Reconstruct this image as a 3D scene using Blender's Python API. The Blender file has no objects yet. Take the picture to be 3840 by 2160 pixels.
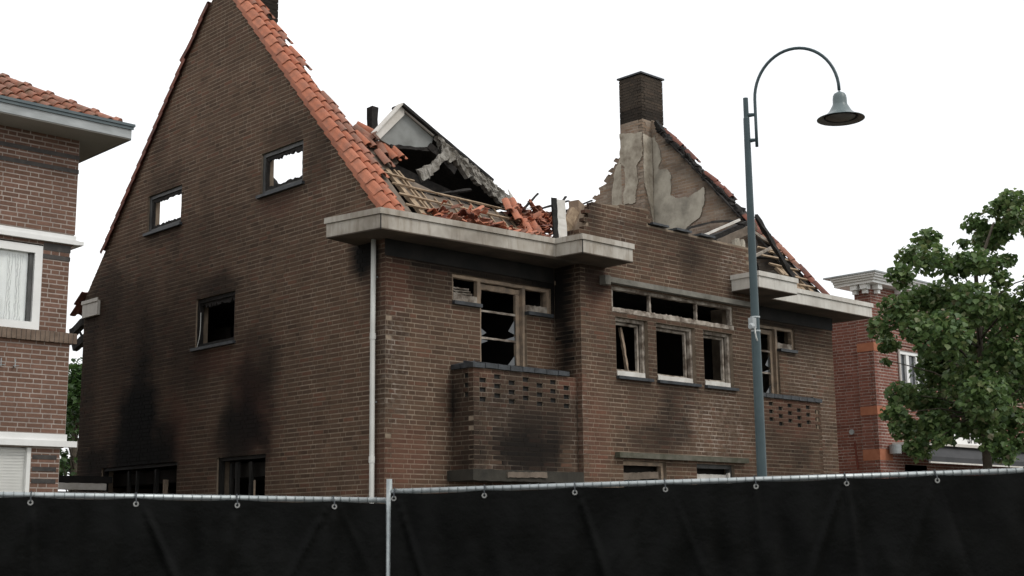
import bpy, bmesh, math, random
from mathutils import Vector, Matrix, noise
from mathutils.geometry import tessellate_polygon

rnd = random.Random(7)
scene = bpy.context.scene
col = scene.collection
R = math.radians

# ------------------------------------------------------------------ camera
YAW, PITCH, ROLL = R(43.7566), R(10.4110), R(-0.6205)
CAM = Vector((-10.4224, -13.1988, 1.65))
fwd = Vector((math.sin(YAW)*math.cos(PITCH), math.cos(YAW)*math.cos(PITCH), math.sin(PITCH)))
rgt = Vector((math.cos(YAW), -math.sin(YAW), 0))
upv = rgt.cross(fwd)
cr = rgt*math.cos(ROLL) + upv*math.sin(ROLL)
cu = -rgt*math.sin(ROLL) + upv*math.cos(ROLL)
cd = bpy.data.cameras.new('camera')
cd.lens = 47.246; cd.sensor_width = 36; cd.clip_end = 2000; cd.clip_start = 0.1
cd.dof.use_dof = True; cd.dof.focus_distance = 17.5; cd.dof.aperture_fstop = 5.6
cam = bpy.data.objects.new('camera', cd); col.objects.link(cam)
cam.matrix_world = Matrix(((cr.x, cu.x, -fwd.x, CAM.x), (cr.y, cu.y, -fwd.y, CAM.y),
                           (cr.z, cu.z, -fwd.z, CAM.z), (0, 0, 0, 1)))
scene.camera = cam

# ------------------------------------------------------------------ light
SUN_DIR = Vector((0.25, -0.75, 0.9)).normalized()       # towards the veiled sun
world = bpy.data.worlds.new('World'); scene.world = world; world.use_nodes = True
wn = world.node_tree; wn.nodes.clear()
wo = wn.nodes.new('ShaderNodeOutputWorld'); wb = wn.nodes.new('ShaderNodeBackground')
sky = wn.nodes.new('ShaderNodeTexSky'); sky.sky_type = 'NISHITA'; sky.sun_disc = False
sky.sun_elevation = math.asin(SUN_DIR.z); sky.sun_rotation = math.atan2(SUN_DIR.x, SUN_DIR.y)
sky.dust_density = 3.0
tc = wn.nodes.new('ShaderNodeTexCoord'); mp = wn.nodes.new('ShaderNodeMapping')
mp.inputs['Scale'].default_value = (1.0, 1.0, 2.6)
nz = wn.nodes.new('ShaderNodeTexNoise'); nz.inputs['Scale'].default_value = 3.4
nz.inputs['Detail'].default_value = 7; nz.inputs['Roughness'].default_value = 0.62
rp = wn.nodes.new('ShaderNodeMapRange'); rp.inputs[1].default_value = 0.36; rp.inputs[2].default_value = 0.58
rp.inputs[3].default_value = 0.76; rp.inputs[4].default_value = 1.0
mx = wn.nodes.new('ShaderNodeMix'); mx.data_type = 'RGBA'
mx.inputs[7].default_value = (12.0, 12.1, 12.2, 1)
wn.links.new(tc.outputs['Generated'], mp.inputs['Vector']); wn.links.new(mp.outputs['Vector'], nz.inputs['Vector'])
wn.links.new(nz.outputs['Fac'], rp.inputs[0]); wn.links.new(rp.outputs[0], mx.inputs[0])
wn.links.new(sky.outputs['Color'], mx.inputs[6]); wn.links.new(mx.outputs[2], wb.inputs['Color'])
wb.inputs['Strength'].default_value = 0.1
wn.links.new(wb.outputs['Background'], wo.inputs['Surface'])
sl = bpy.data.lights.new('sun', 'SUN'); sl.energy = 1.25; sl.angle = R(18); sl.color = (1, 0.97, 0.92)
sun = bpy.data.objects.new('sun', sl); col.objects.link(sun)
sun.rotation_euler = SUN_DIR.to_track_quat('Z', 'Y').to_euler(); sun.location = (0, -10, 30)
vs = scene.view_settings
vs.view_transform = 'Standard'; vs.look = 'None'; vs.exposure = 0.12; vs.gamma = 1.0; vs.use_curve_mapping = False
scene.cycles.max_bounces = 6

# ------------------------------------------------------------------ materials
def newmat(name):
    m = bpy.data.materials.new(name); m.use_nodes = True
    nt = m.node_tree; b = nt.nodes['Principled BSDF']
    return m, nt, b
def nd(nt, t, **kw):
    n = nt.nodes.new('ShaderNode'+t)
    for k_, v in kw.items(): setattr(n, k_, v)
    return n
def mixc(nt, fac, a, b, mode='MIX'):
    m = nd(nt, 'Mix', data_type='RGBA', blend_type=mode)
    for i, v in ((0, fac), (6, a), (7, b)):
        if hasattr(v, 'links') or hasattr(v, 'is_linked'): nt.links.new(v, m.inputs[i])
        else: m.inputs[i].default_value = v if i == 0 else (*v, 1) if len(v) == 3 else v
    return m.outputs[2]
def rng(nt, val, a, b, c=0.0, d=1.0):
    m = nd(nt, 'MapRange'); nt.links.new(val, m.inputs[0])
    for i, v in enumerate((a, b, c, d)): m.inputs[i+1].default_value = v
    return m.outputs[0]
def tex(nt, scale, detail=4, rough=0.55, coord='pos', stretch=None):
    n = nd(nt, 'TexNoise'); n.inputs['Scale'].default_value = scale
    n.inputs['Detail'].default_value = detail; n.inputs['Roughness'].default_value = rough
    if coord == 'pos': src = nd(nt, 'NewGeometry').outputs['Position']
    else: src = nd(nt, 'TexCoord').outputs['Object']
    if stretch:
        mpn = nd(nt, 'Mapping'); mpn.inputs['Scale'].default_value = stretch
        nt.links.new(src, mpn.inputs['Vector']); src = mpn.outputs['Vector']
    nt.links.new(src, n.inputs['Vector'])
    return n.outputs['Fac']
def bump(nt, b, h, strength=0.3, dist=0.01):
    bp_ = nd(nt, 'Bump'); bp_.inputs['Strength'].default_value = strength; bp_.inputs['Distance'].default_value = dist
    nt.links.new(h, bp_.inputs['Height']); nt.links.new(bp_.outputs['Normal'], b.inputs['Normal'])
def plain(name, c1, c2, scale=6, rough=0.8, bstr=0.2, detail=5, metal=0.0, coord='pos', stretch=None, lo=0.35, hi=0.65, bdist=0.01, spec=0.3):
    m, nt, b = newmat(name)
    f = tex(nt, scale, detail, 0.6, coord, stretch)
    nt.links.new(mixc(nt, rng(nt, f, lo, hi), c1, c2), b.inputs['Base Color'])
    b.inputs['Roughness'].default_value = rough; b.inputs['Metallic'].default_value = metal
    if spec is not None: b.inputs['Specular IOR Level'].default_value = spec
    if bstr: bump(nt, b, tex(nt, scale*6, 4, 0.6, coord, stretch), bstr, bdist)
    return m
def ramp(nt, val, cols):
    r = nd(nt, 'ValToRGB'); e = r.color_ramp.elements
    while len(e) < len(cols): e.new(0.5)
    for i, c in enumerate(cols): e[i].position = i/(len(cols)-1); e[i].color = (*c, 1)
    nt.links.new(val, r.inputs[0]); return r.outputs[0]
SOOT = (0.006, 0.0055, 0.005)
def brick_mat(name, cols, single, rough=0.9, lime=0.4, redc=(0.16, 0.062, 0.042), lightc=(0.30, 0.25, 0.21)):
    """brick faces: one tone for each brick, soot with some painted shade / heat-reddening / lime masks from the brickwork"""
    m, nt, b = newmat(name)
    if single:
        oi = nd(nt, 'ObjectInfo'); tone = oi.outputs['Random']; mask = oi.outputs['Color']
    else:
        a = nd(nt, 'Attribute', attribute_name='tone'); tone = a.outputs['Fac']
        a2 = nd(nt, 'Attribute', attribute_name='mask'); mask = a2.outputs['Color']
    sp = nd(nt, 'SeparateColor'); nt.links.new(mask, sp.inputs[0])
    c = ramp(nt, tone, cols)
    c = mixc(nt, rng(nt, tex(nt, 26, 5), 0.35, 0.8, 0.0, 0.5), c, tuple(x*0.45 for x in cols[1]))
    c = mixc(nt, rng(nt, tex(nt, 3.1, 4), 0.45, 0.75, 0.0, 0.4), c, tuple(x*1.25 for x in cols[2]))
    c = mixc(nt, rng(nt, tex(nt, 0.9, 5, 0.6), 0.42, 0.68, 0.0, 0.45), c, tuple(x*0.62 for x in cols[1]))
    m1 = nd(nt, 'Math', operation='MULTIPLY'); nt.links.new(sp.outputs[1], m1.inputs[0]); m1.inputs[1].default_value = 0.75
    c = mixc(nt, m1.outputs[0], c, redc)
    m2 = nd(nt, 'Math', operation='MULTIPLY'); nt.links.new(sp.outputs[2], m2.inputs[0])
    nt.links.new(rng(nt, tex(nt, 14, 4), 0.48, 0.7, 0.0, lime), m2.inputs[1])
    c = mixc(nt, m2.outputs[0], c, lightc)
    c = mixc(nt, sp.outputs[0], c, SOOT)
    nt.links.new(c, b.inputs['Base Color']); b.inputs['Roughness'].default_value = rough; b.inputs['Specular IOR Level'].default_value = 0.15
    bump(nt, b, tex(nt, 90, 4), 0.3, 0.005)
    return m
def mortar_mat(name, c1, c2, lightc=(0.42, 0.36, 0.30), redc=(0.17, 0.085, 0.06)):
    m, nt, b = newmat(name)
    a2 = nd(nt, 'Attribute', attribute_name='mask'); sp = nd(nt, 'SeparateColor'); nt.links.new(a2.outputs['Color'], sp.inputs[0])
    c = mixc(nt, rng(nt, tex(nt, 2.3, 6, 0.65), 0.35, 0.68), c1, c2)
    c = mixc(nt, rng(nt, tex(nt, 11, 3), 0.42, 0.62, 0, 0.6), c, c1)
    c = mixc(nt, rng(nt, tex(nt, 1.3, 6, 0.7), 0.45, 0.70, 0, 0.6), c, tuple(x*0.6 for x in c1))
    m2 = nd(nt, 'Math', operation='MULTIPLY'); nt.links.new(sp.outputs[2], m2.inputs[0])
    nt.links.new(rng(nt, tex(nt, 5, 4), 0.45, 0.62), m2.inputs[1])
    c = mixc(nt, m2.outputs[0], c, lightc)
    m1 = nd(nt, 'Math', operation='MULTIPLY'); nt.links.new(sp.outputs[1], m1.inputs[0]); m1.inputs[1].default_value = 0.7
    c = mixc(nt, m1.outputs[0], c, redc)
    c = mixc(nt, sp.outputs[0], c, SOOT)
    nt.links.new(c, b.inputs['Base Color']); b.inputs['Roughness'].default_value = 0.95; b.inputs['Specular IOR Level'].default_value = 0.12
    bump(nt, b, tex(nt, 120, 3), 0.3, 0.004)
    return m

M = {}
BURNT = [(0.062, 0.039, 0.027), (0.106, 0.066, 0.044), (0.126, 0.077, 0.051), (0.088, 0.058, 0.042), (0.146, 0.072, 0.047)]
M['brick'] = brick_mat('burnt brown brick', BURNT, False)
M['brick1'] = brick_mat('burnt brown brick, single', BURNT, True)
M['mortar'] = mortar_mat('grey brown mortar', (0.185, 0.143, 0.104), (0.325, 0.258, 0.194))
INNER = [(0.24, 0.175, 0.125), (0.33, 0.26, 0.195), (0.28, 0.19, 0.125), (0.40, 0.34, 0.27), (0.22, 0.165, 0.125)]
M['brick_in'] = brick_mat('bare inner brick', INNER, False, lime=1.0)
M['mortar_in'] = mortar_mat('inner mortar', (0.28, 0.235, 0.185), (0.42, 0.37, 0.305))
CHIM = [(0.050, 0.040, 0.031), (0.075, 0.058, 0.044), (0.09, 0.068, 0.05), (0.06, 0.048, 0.038), (0.10, 0.072, 0.052)]
M['brick_ch'] = brick_mat('sooty chimney brick', CHIM, False)
M['mortar_ch'] = mortar_mat('sooty chimney mortar', (0.055, 0.045, 0.036), (0.085, 0.07, 0.056))
LEFTB = [(0.135, 0.078, 0.054), (0.175, 0.100, 0.072), (0.20, 0.115, 0.084), (0.155, 0.092, 0.068), (0.22, 0.126, 0.094)]
M['brick_l'] = brick_mat('smooth brown brick', LEFTB, False)
M['brick_l1'] = brick_mat('smooth brown brick, single', LEFTB, True)
M['mortar_l'] = mortar_mat('pale pointing', (0.33, 0.28, 0.245), (0.46, 0.395, 0.35))
RIGHTB = [(0.15, 0.056, 0.040), (0.20, 0.074, 0.053), (0.24, 0.088, 0.062), (0.18, 0.072, 0.053), (0.27, 0.105, 0.075)]
M['brick_r'] = brick_mat('red brick', RIGHTB, False)
M['brick_r1'] = brick_mat('red brick, single', RIGHTB, True)
M['mortar_r'] = mortar_mat('light grey pointing', (0.30, 0.22, 0.19), (0.52, 0.43, 0.38))
M['band_r'] = plain('orange brick band', (0.29, 0.105, 0.055), (0.35, 0.14, 0.078), 9, 0.85)
M['dark_brick'] = plain('dark grey glazed brick', (0.035, 0.032, 0.030), (0.065, 0.058, 0.052), 12, 0.55, 0.15)
M['soldier'] = plain('brown soldier brick', (0.12, 0.085, 0.062), (0.19, 0.14, 0.105), 9, 0.85)

def tile_mat(name, c1, c2, dirt, dirt_amt):
    m, nt, b = newmat(name)
    oi = nd(nt, 'ObjectInfo')
    c = mixc(nt, oi.outputs['Random'], c1, c2)
    c = mixc(nt, rng(nt, tex(nt, 7, 5, 0.65), 0.45, 0.75, 0, dirt_amt), c, dirt)
    c = mixc(nt, rng(nt, tex(nt, 40, 4), 0.45, 0.8, 0, 0.5), c, tuple(x*0.6 for x in c1))
    nt.links.new(c, b.inputs['Base Color']); b.inputs['Roughness'].default_value = 0.75
    bump(nt, b, tex(nt, 60, 4), 0.25, 0.006)
    return m
M['tile'] = tile_mat('orange clay tile', (0.37, 0.120, 0.060), (0.44, 0.160, 0.088), (0.18, 0.088, 0.060), 0.85)
M['tile_worn'] = tile_mat('weathered clay tile', (0.25, 0.11, 0.07), (0.34, 0.145, 0.095), (0.12, 0.09, 0.07), 0.9)
M['tile_burnt'] = tile_mat('scorched clay tile', (0.14, 0.045, 0.03), (0.23, 0.075, 0.045), (0.035, 0.028, 0.024), 0.95)
M['tile_mossy'] = tile_mat('mossy clay tile', (0.27, 0.095, 0.05), (0.22, 0.10, 0.065), (0.085, 0.075, 0.042), 1.0)
M['tile_break'] = plain('broken clay', (0.36, 0.15, 0.09), (0.18, 0.06, 0.035), 10, 0.9)
def gutter_mat(name, c1, c2, dirt, amt):
    """painted fascia: blotches, vertical drip streaks, a few scorched patches"""
    m, nt, b = newmat(name)
    c = mixc(nt, rng(nt, tex(nt, 1.7, 6, 0.6), 0.35, 0.68), c1, c2)
    c = mixc(nt, rng(nt, tex(nt, 5.0, 5, 0.7, 'pos', (2.4, 2.4, .35)), 0.48, 0.74, 0, amt), c, dirt)
    c = mixc(nt, rng(nt, tex(nt, 1.1, 4, 0.6), 0.52, 0.70, 0, amt*.8), c, tuple(x*.6 for x in dirt))
    nt.links.new(c, b.inputs['Base Color']); b.inputs['Roughness'].default_value = 0.6; b.inputs['Specular IOR Level'].default_value = 0.3
    bump(nt, b, tex(nt, 25, 4), 0.06, 0.01)
    return m
M['gutter'] = gutter_mat('dirty cream gutter paint', (0.44, 0.41, 0.36), (0.29, 0.255, 0.205), (0.18, 0.14, 0.10), 0.85)
M['gutter_w'] = gutter_mat('off white gutter paint', (0.60, 0.58, 0.53), (0.50, 0.47, 0.42), (0.30, 0.26, 0.21), 0.45)
M['soffit'] = plain('sooty soffit boards', (0.045, 0.036, 0.028), (0.10, 0.075, 0.055), 2.0, 0.8, 0.1)
M['char'] = plain('charred wood', (0.007, 0.0065, 0.006), (0.026, 0.022, 0.019), 14, 0.85, 0.6, stretch=(1, 1, 1))
M['char_shade_board'] = plain('sooty frieze board and hole shade', (0.006, 0.006, 0.0055), (0.016, 0.014, 0.012), 3, 0.75, 0.2)  # also colours the sheets that paint shade into the balcony holes
M['wood'] = plain('bare batten wood', (0.36, 0.27, 0.18), (0.22, 0.155, 0.10), 12, 0.8, 0.3)
M['underlay'] = plain('grey brown roof boarding', (0.17, 0.135, 0.105), (0.10, 0.08, 0.062), 5, 0.9, 0.2)
M['ash_frame'] = plain('scorched pale paint', (0.40, 0.355, 0.30), (0.12, 0.092, 0.07), 7, 0.75, 0.5, lo=0.38, hi=0.62)
M['tan_frame'] = plain('scorched tan wood', (0.34, 0.255, 0.18), (0.19, 0.15, 0.115), 7, 0.75, 0.4)
M['grey_frame'] = plain('grey window frame', (0.085, 0.085, 0.082), (0.05, 0.05, 0.048), 6, 0.5, 0.1)
M['plaster'] = plain('old lime plaster', (0.46, 0.41, 0.33), (0.20, 0.165, 0.125), 3.4, 0.9, 0.7, detail=11, lo=0.40, hi=0.70)
M['plaster_grey'] = plain('grey plaster', (0.20, 0.18, 0.145), (0.42, 0.38, 0.31), 2.8, 0.9, 0.7, detail=11, lo=0.32, hi=0.62)
M['insul'] = plain('charred insulation', (0.42, 0.40, 0.36), (0.16, 0.145, 0.12), 11, 0.95, 1.0, bdist=0.03, lo=0.35, hi=0.65)
M['panel'] = plain('grey dormer panel', (0.24, 0.25, 0.24), (0.15, 0.155, 0.145), 3, 0.6, 0.05)
M['white_trim'] = plain('weathered white trim', (0.62, 0.60, 0.56), (0.48, 0.45, 0.40), 4, 0.6, 0.1)
M['white'] = plain('white paint', (0.78, 0.78, 0.76), (0.70, 0.70, 0.68), 3, 0.4, 0.03)
M['white_pvc'] = plain('white shutter plastic', (0.74, 0.74, 0.71), (0.66, 0.66, 0.63), 3, 0.4, 0.0)
M['zinc'] = plain('weathered zinc', (0.38, 0.40, 0.40), (0.25, 0.265, 0.265), 2.2, 0.45, 0.05, stretch=(1, 1, 4))
M['zinc_lip'] = plain('dark zinc lip', (0.075, 0.10, 0.11), (0.11, 0.135, 0.14), 3, 0.45, 0.05)
M['soffit_l'] = plain('grey painted soffit', (0.34, 0.325, 0.29), (0.29, 0.275, 0.245), 1.2, 0.6, 0.02)
M['slate'] = plain('dark glazed coping', (0.050, 0.056, 0.062), (0.022, 0.024, 0.026), 9, 0.45, 0.15)
M['concrete'] = plain('weathered concrete', (0.19, 0.18, 0.155), (0.11, 0.104, 0.087), 4, 0.9, 0.4)
M['concrete_dark'] = plain('blackened concrete', (0.040, 0.036, 0.028), (0.022, 0.02, 0.016), 4, 0.9, 0.4)
M['moss'] = plain('mossy concrete', (0.062, 0.062, 0.042), (0.12, 0.112, 0.09), 6, 0.95, 0.4)
M['pipe'] = plain('grey white pipe', (0.62, 0.62, 0.585), (0.50, 0.50, 0.47), 2, 0.4, 0.02)
M['lamp'] = plain('teal grey lamp paint', (0.050, 0.076, 0.082), (0.038, 0.060, 0.066), 5, 0.38, 0.03)
M['lamp_shade'] = plain('grey lamp shade paint', (0.125, 0.155, 0.158), (0.10, 0.128, 0.13), 4, 0.35, 0.0)
M['lamp_in'] = plain('dull reflector', (0.14, 0.125, 0.105), (0.09, 0.08, 0.068), 6, 0.4, 0.0)
M['galv'] = plain('galvanised steel', (0.42, 0.45, 0.45), (0.30, 0.33, 0.335), 20, 0.42, 0.05, metal=0.55)
M['wire'] = plain('dull wire', (0.16, 0.18, 0.18), (0.10, 0.115, 0.115), 20, 0.5, 0.0, metal=0.3)
M['ring'] = plain('eyelet metal', (0.34, 0.34, 0.325), (0.22, 0.22, 0.21), 30, 0.4, 0.0, metal=0.5)
M['tie'] = plain('black cable tie', (0.02, 0.025, 0.028), (0.03, 0.035, 0.04), 5, 0.5, 0.0)
M['interior'] = plain('burnt out interior', (0.010, 0.009, 0.008), (0.022, 0.018, 0.015), 2, 0.95, 0.2)
M['interior_wall'] = plain('smoked plaster', (0.075, 0.065, 0.052), (0.035, 0.03, 0.024), 2, 0.95, 0.2)
M['asphalt'] = plain('asphalt', (0.045, 0.045, 0.046), (0.06, 0.06, 0.06), 8, 0.9, 0.4)
M['paving'] = plain('grey paving', (0.19, 0.185, 0.175), (0.25, 0.24, 0.225), 3, 0.9, 0.3)
M['soil'] = plain('trodden ground', (0.10, 0.085, 0.06), (0.07, 0.075, 0.04), 1.5, 0.95, 0.5)
M['bark'] = plain('bark', (0.09, 0.075, 0.055), (0.05, 0.04, 0.03), 14, 0.9, 0.6)
M['black'] = plain('black lettering', (0.012, 0.012, 0.014), (0.018, 0.018, 0.02), 8, 0.5, 0.0)
M['awning'] = plain('dark awning cloth', (0.035, 0.036, 0.038), (0.05, 0.05, 0.052), 3, 0.8, 0.1)
M['red_pipe'] = plain('red painted strip', (0.16, 0.035, 0.02), (0.12, 0.03, 0.02), 5, 0.6, 0.0)
def tarp_mat():
    m, nt, b = newmat('black tarpaulin')
    nt.links.new(mixc(nt, rng(nt, tex(nt, 3, 5), 0.35, 0.7), (0.0014, 0.0016, 0.0014), (0.0026, 0.0028, 0.0024)), b.inputs['Base Color'])
    nt.links.new(rng(nt, tex(nt, 2, 4), 0.3, 0.7, 0.28, 0.42), b.inputs['Roughness']); b.inputs['Specular IOR Level'].default_value = 0.085
    bump(nt, b, tex(nt, 9, 5, 0.6), 0.25, 0.02)
    return m
M['tarp'] = tarp_mat()
def leaf_mat(name, cols):
    m, nt, b = newmat(name)
    a = nd(nt, 'Attribute', attribute_name='tone')
    c = ramp(nt, a.outputs['Fac'], cols)
    nt.links.new(c, b.inputs['Base Color']); b.inputs['Roughness'].default_value = 0.5
    tr = nd(nt, 'BsdfTranslucent'); nt.links.new(c, tr.inputs['Color'])
    ms = nd(nt, 'MixShader'); ms.inputs[0].default_value = 0.38
    out = nt.nodes['Material Output']
    nt.links.new(b.outputs[0], ms.inputs[1]); nt.links.new(tr.outputs[0], ms.inputs[2]); nt.links.new(ms.outputs[0], out.inputs['Surface'])
    return m
M['leaf'] = leaf_mat('maple leaves', [(0.048, 0.090, 0.030), (0.085, 0.148, 0.046), (0.122, 0.192, 0.060), (0.165, 0.212, 0.076), (0.19, 0.172, 0.10)])
M['leaf2'] = leaf_mat('poplar leaves', [(0.025, 0.055, 0.015), (0.05, 0.10, 0.025), (0.075, 0.135, 0.035)])
def glass_mat():
    m, nt, b = newmat('window glass')
    tr = nd(nt, 'BsdfTransparent'); tr.inputs['Color'].default_value = (0.98, 0.99, 0.985, 1)
    gl = nd(nt, 'BsdfGlossy'); gl.inputs['Roughness'].default_value = 0.03
    ms = nd(nt, 'MixShader'); ms.inputs[0].default_value = 0.07; nt.links.new(tr.outputs[0], ms.inputs[1]); nt.links.new(gl.outputs[0], ms.inputs[2])
    nt.links.new(ms.outputs[0], nt.nodes['Material Output'].inputs['Surface'])
    return m
M['glass'] = glass_mat()
M['glass_dark'] = plain('dark reflecting glass', (0.03, 0.035, 0.04), (0.045, 0.05, 0.05), 1, 0.06, 0.0, spec=0.8)
def lace():
    m, nt, b = newmat('white lace')
    w = nd(nt, 'TexWave'); w.inputs['Scale'].default_value = 9; w.inputs['Distortion'].default_value = 6
    w.inputs['Detail'].default_value = 3
    nt.links.new(nd(nt, 'NewGeometry').outputs['Position'], w.inputs['Vector'])
    nt.links.new(mixc(nt, rng(nt, w.outputs['Fac'], 0.3, 0.7), (0.84, 0.84, 0.82), (0.58, 0.58, 0.57)), b.inputs['Base Color'])
    b.inputs['Roughness'].default_value = 0.9
    return m
M['lace'] = lace()
M['net'] = plain('plain net curtain', (0.86, 0.86, 0.84), (0.80, 0.80, 0.79), 5, 0.9, 0.0)

# ------------------------------------------------------------------ mesh helpers
Z = Vector((0, 0, 1))
class PL:
    """a wall plane: u along U, v up, n outward"""
    def __init__(s, o, u, n): s.o = Vector(o); s.u = Vector(u).normalized(); s.n = Vector(n).normalized()
    def P(s, u, v, n=0.0): return s.o + s.u*u + Z*v + s.n*n
class MB:
    def __init__(s): s.v = []; s.f = []; s.tone = []; s.mask = []
    def hexa(s, p, tone=0.0, skip=()):
        i = len(s.v); s.v += [Vector(q) for q in p]
        F = {'front': (0, 1, 2, 3), 'back': (7, 6, 5, 4), 'bot': (4, 5, 1, 0), 'right': (5, 6, 2, 1), 'top': (6, 7, 3, 2), 'left': (7, 4, 0, 3)}
        for k_, q in F.items():
            if k_ not in skip: s.f.append(tuple(i+j for j in q)); s.tone.append(tone)
    def box(s, pl, u0, u1, v0, v1, n0, n1, tone=0.0, skip=()):
        """n1 is the outer face"""
        P = pl.P
        s.hexa([P(u0, v0, n1), P(u1, v0, n1), P(u1, v1, n1), P(u0, v1, n1), P(u0, v0, n0), P(u1, v0, n0), P(u1, v1, n0), P(u0, v1, n0)], tone, skip)
    def abox(s, a, b):
        x0, y0, z0 = a; x1, y1, z1 = b
        s.hexa([(x0, y0, z0), (x1, y0, z0), (x1, y0, z1), (x0, y0, z1), (x0, y1, z0), (x1, y1, z0), (x1, y1, z1), (x0, y1, z1)])
    def bar(s, a, b, w, h, seg=1, wob=0.0, side=None):
        """beam from a to b, w wide, h high, wobbling by wob"""
        a = Vector(a); b = Vector(b); d = (b-a).normalized()
        ref = side if side is not None else (Z if abs(d.z) < 0.9 else Vector((1, 0, 0)))
        x = d.cross(Vector(ref)).normalized(); y = x.cross(d)
        i0 = len(s.v)
        for i in range(seg+1):
            c = a.lerp(b, i/seg)
            for sx, sy in ((-1, -1), (1, -1), (1, 1), (-1, 1)):
                j = Vector((rnd.uniform(-wob, wob), rnd.uniform(-wob, wob), rnd.uniform(-wob, wob)))
                s.v.append(c + x*sx*w/2 + y*sy*h/2 + j)
        for i in range(seg):
            for j in range(4):
                p = i0+4*i+j; q = i0+4*i+(j+1) % 4
                s.f.append((p, q, q+4, p+4)); s.tone.append(0)
        s.f.append((i0+3, i0+2, i0+1, i0)); e = i0+4*seg; s.f.append((e, e+1, e+2, e+3)); s.tone += [0, 0]
    def quad(s, pts, tone=0.0):
        i = len(s.v); s.v += [Vector(p) for p in pts]; s.f.append(tuple(range(i, i+len(pts)))); s.tone.append(tone)
    def prism(s, pts3, off, holes=()):
        """polygon (list of 3d loops: outer, holes) extruded by off (Vector)"""
        loops = [list(map(Vector, pts3))] + [list(map(Vector, h)) for h in holes]
        flat = [p for l in loops for p in l]
        tris = tessellate_polygon(loops)
        nn = (Vector((0, 0, 0)))
        for t in tris:
            nn += (flat[t[1]]-flat[t[0]]).cross(flat[t[2]]-flat[t[0]])
        i = len(s.v); n = len(flat); off = Vector(off)
        s.v += flat + [p+off for p in flat]
        flip = nn.dot(off) > 0
        for t in tris:
            a, b, c = t
            va = (flat[b]-flat[a]).cross(flat[c]-flat[a])
            if va.dot(off) > 0: a, b, c = c, b, a
            s.f.append((i+a, i+b, i+c)); s.f.append((i+n+c, i+n+b, i+n+a)); s.tone += [0, 0]
        k0 = 0
        for l in loops:
            m = len(l)
            for j in range(m):
                p = i+k0+j; q = i+k0+(j+1) % m
                s.f.append((p, q, q+n, p+n)); s.tone.append(0)
            k0 += m
    def tube(s, pts, r, seg=10, cap=True):
        pts = [Vector(p) for p in pts]
        rs = r if isinstance(r, (list, tuple)) else [r]*len(pts)
        i0 = len(s.v); prev = None
        for i, p in enumerate(pts):
            d = (pts[min(i+1, len(pts)-1)]-pts[max(i-1, 0)]).normalized()
            if prev is None:
                x = d.cross(Z) if abs(d.z) < 0.95 else d.cross(Vector((0, 1, 0)))
            else: x = prev - d*prev.dot(d)
            x.normalize(); prev = x; y = d.cross(x)
            for j in range(seg):
                a = 2*math.pi*j/seg; s.v.append(p + (x*math.cos(a)+y*math.sin(a))*rs[i])
        for i in range(len(pts)-1):
            for j in range(seg):
                p = i0+i*seg+j; q = i0+i*seg+(j+1) % seg
                s.f.append((p, q, q+seg, p+seg)); s.tone.append(0)
        if cap:
            s.f.append(tuple(i0+j for j in range(seg))[::-1]); e = i0+(len(pts)-1)*seg
            s.f.append(tuple(e+j for j in range(seg))); s.tone += [0, 0]
    def lathe(s, c, prof, seg=28):
        c = Vector(c); i0 = len(s.v)
        for r, z in prof:
            for j in range(seg):
                a = 2*math.pi*j/seg; s.v.append(c+Vector((r*math.cos(a), r*math.sin(a), z)))
        for i in range(len(prof)-1):
            for j in range(seg):
                p = i0+i*seg+j; q = i0+i*seg+(j+1) % seg
                s.f.append((p, q, q+seg, p+seg)); s.tone.append(0)
    def mesh(s, name, smooth=False, fix=False):
        me = bpy.data.meshes.new(name); me.from_pydata([tuple(v) for v in s.v], [], s.f)
        if any(s.tone):
            at = me.attributes.new('tone', 'FLOAT', 'FACE'); at.data.foreach_set('value', [float(t) for t in s.tone])
        if s.mask:
            at = me.attributes.new('mask', 'FLOAT_COLOR', 'POINT')
            at.data.foreach_set('color', [x for q in s.mask for x in (q[0], q[1], q[2], 1.0)])
        if smooth: me.polygons.foreach_set('use_smooth', [True]*len(me.polygons))
        if fix:
            b = bmesh.new(); b.from_mesh(me); bmesh.ops.recalc_face_normals(b, faces=b.faces); b.to_mesh(me); b.free()
        me.update(); return me
    def build(s, name, mat, parent=None, smooth=False, kind=None, fix=True, label=None):
        me = s.mesh(name, smooth, fix); me.materials.append(M[mat])
        o = bpy.data.objects.new(name, me); col.objects.link(o)
        if parent is not None: o.parent = parent; o.matrix_parent_inverse = parent.matrix_world.inverted()
        if kind: o['kind'] = kind
        if label: o['label'] = label
        return o
def thing(name, label, cat, loc=(0, 0, 0), group=None):
    o = bpy.data.objects.new(name, None); col.objects.link(o); o.matrix_world = Matrix.Translation(loc)
    o['label'] = label; o['category'] = cat
    if group: o['group'] = group
    return o
def tag(o, label, cat, group=None):
    o['label'] = label; o['category'] = cat
    if group: o['group'] = group
    return o
def put(me, name, mw, parent=None, color=None):
    o = bpy.data.objects.new(name, me); col.objects.link(o)
    if parent is not None: o.parent = parent; o.matrix_parent_inverse = parent.matrix_world.inverted()
    o.matrix_world = mw
    if color: o.color = color
    return o
def one(name, mat, parent, fn, **kw):
    m = MB(); fn(m); return m.build(name, mat, parent, **kw)

# ------------------------------------------------------------------ brickwork
CO = 0.062                                   # one course
def snap(z): return round(z/CO)*CO
def gnoise(p, s, seed=0.0): return noise.fractal(Vector((p[0]*s+seed, p[1]*s+seed*1.7, p[2]*s)), 0.9, 2.0, 4)
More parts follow.
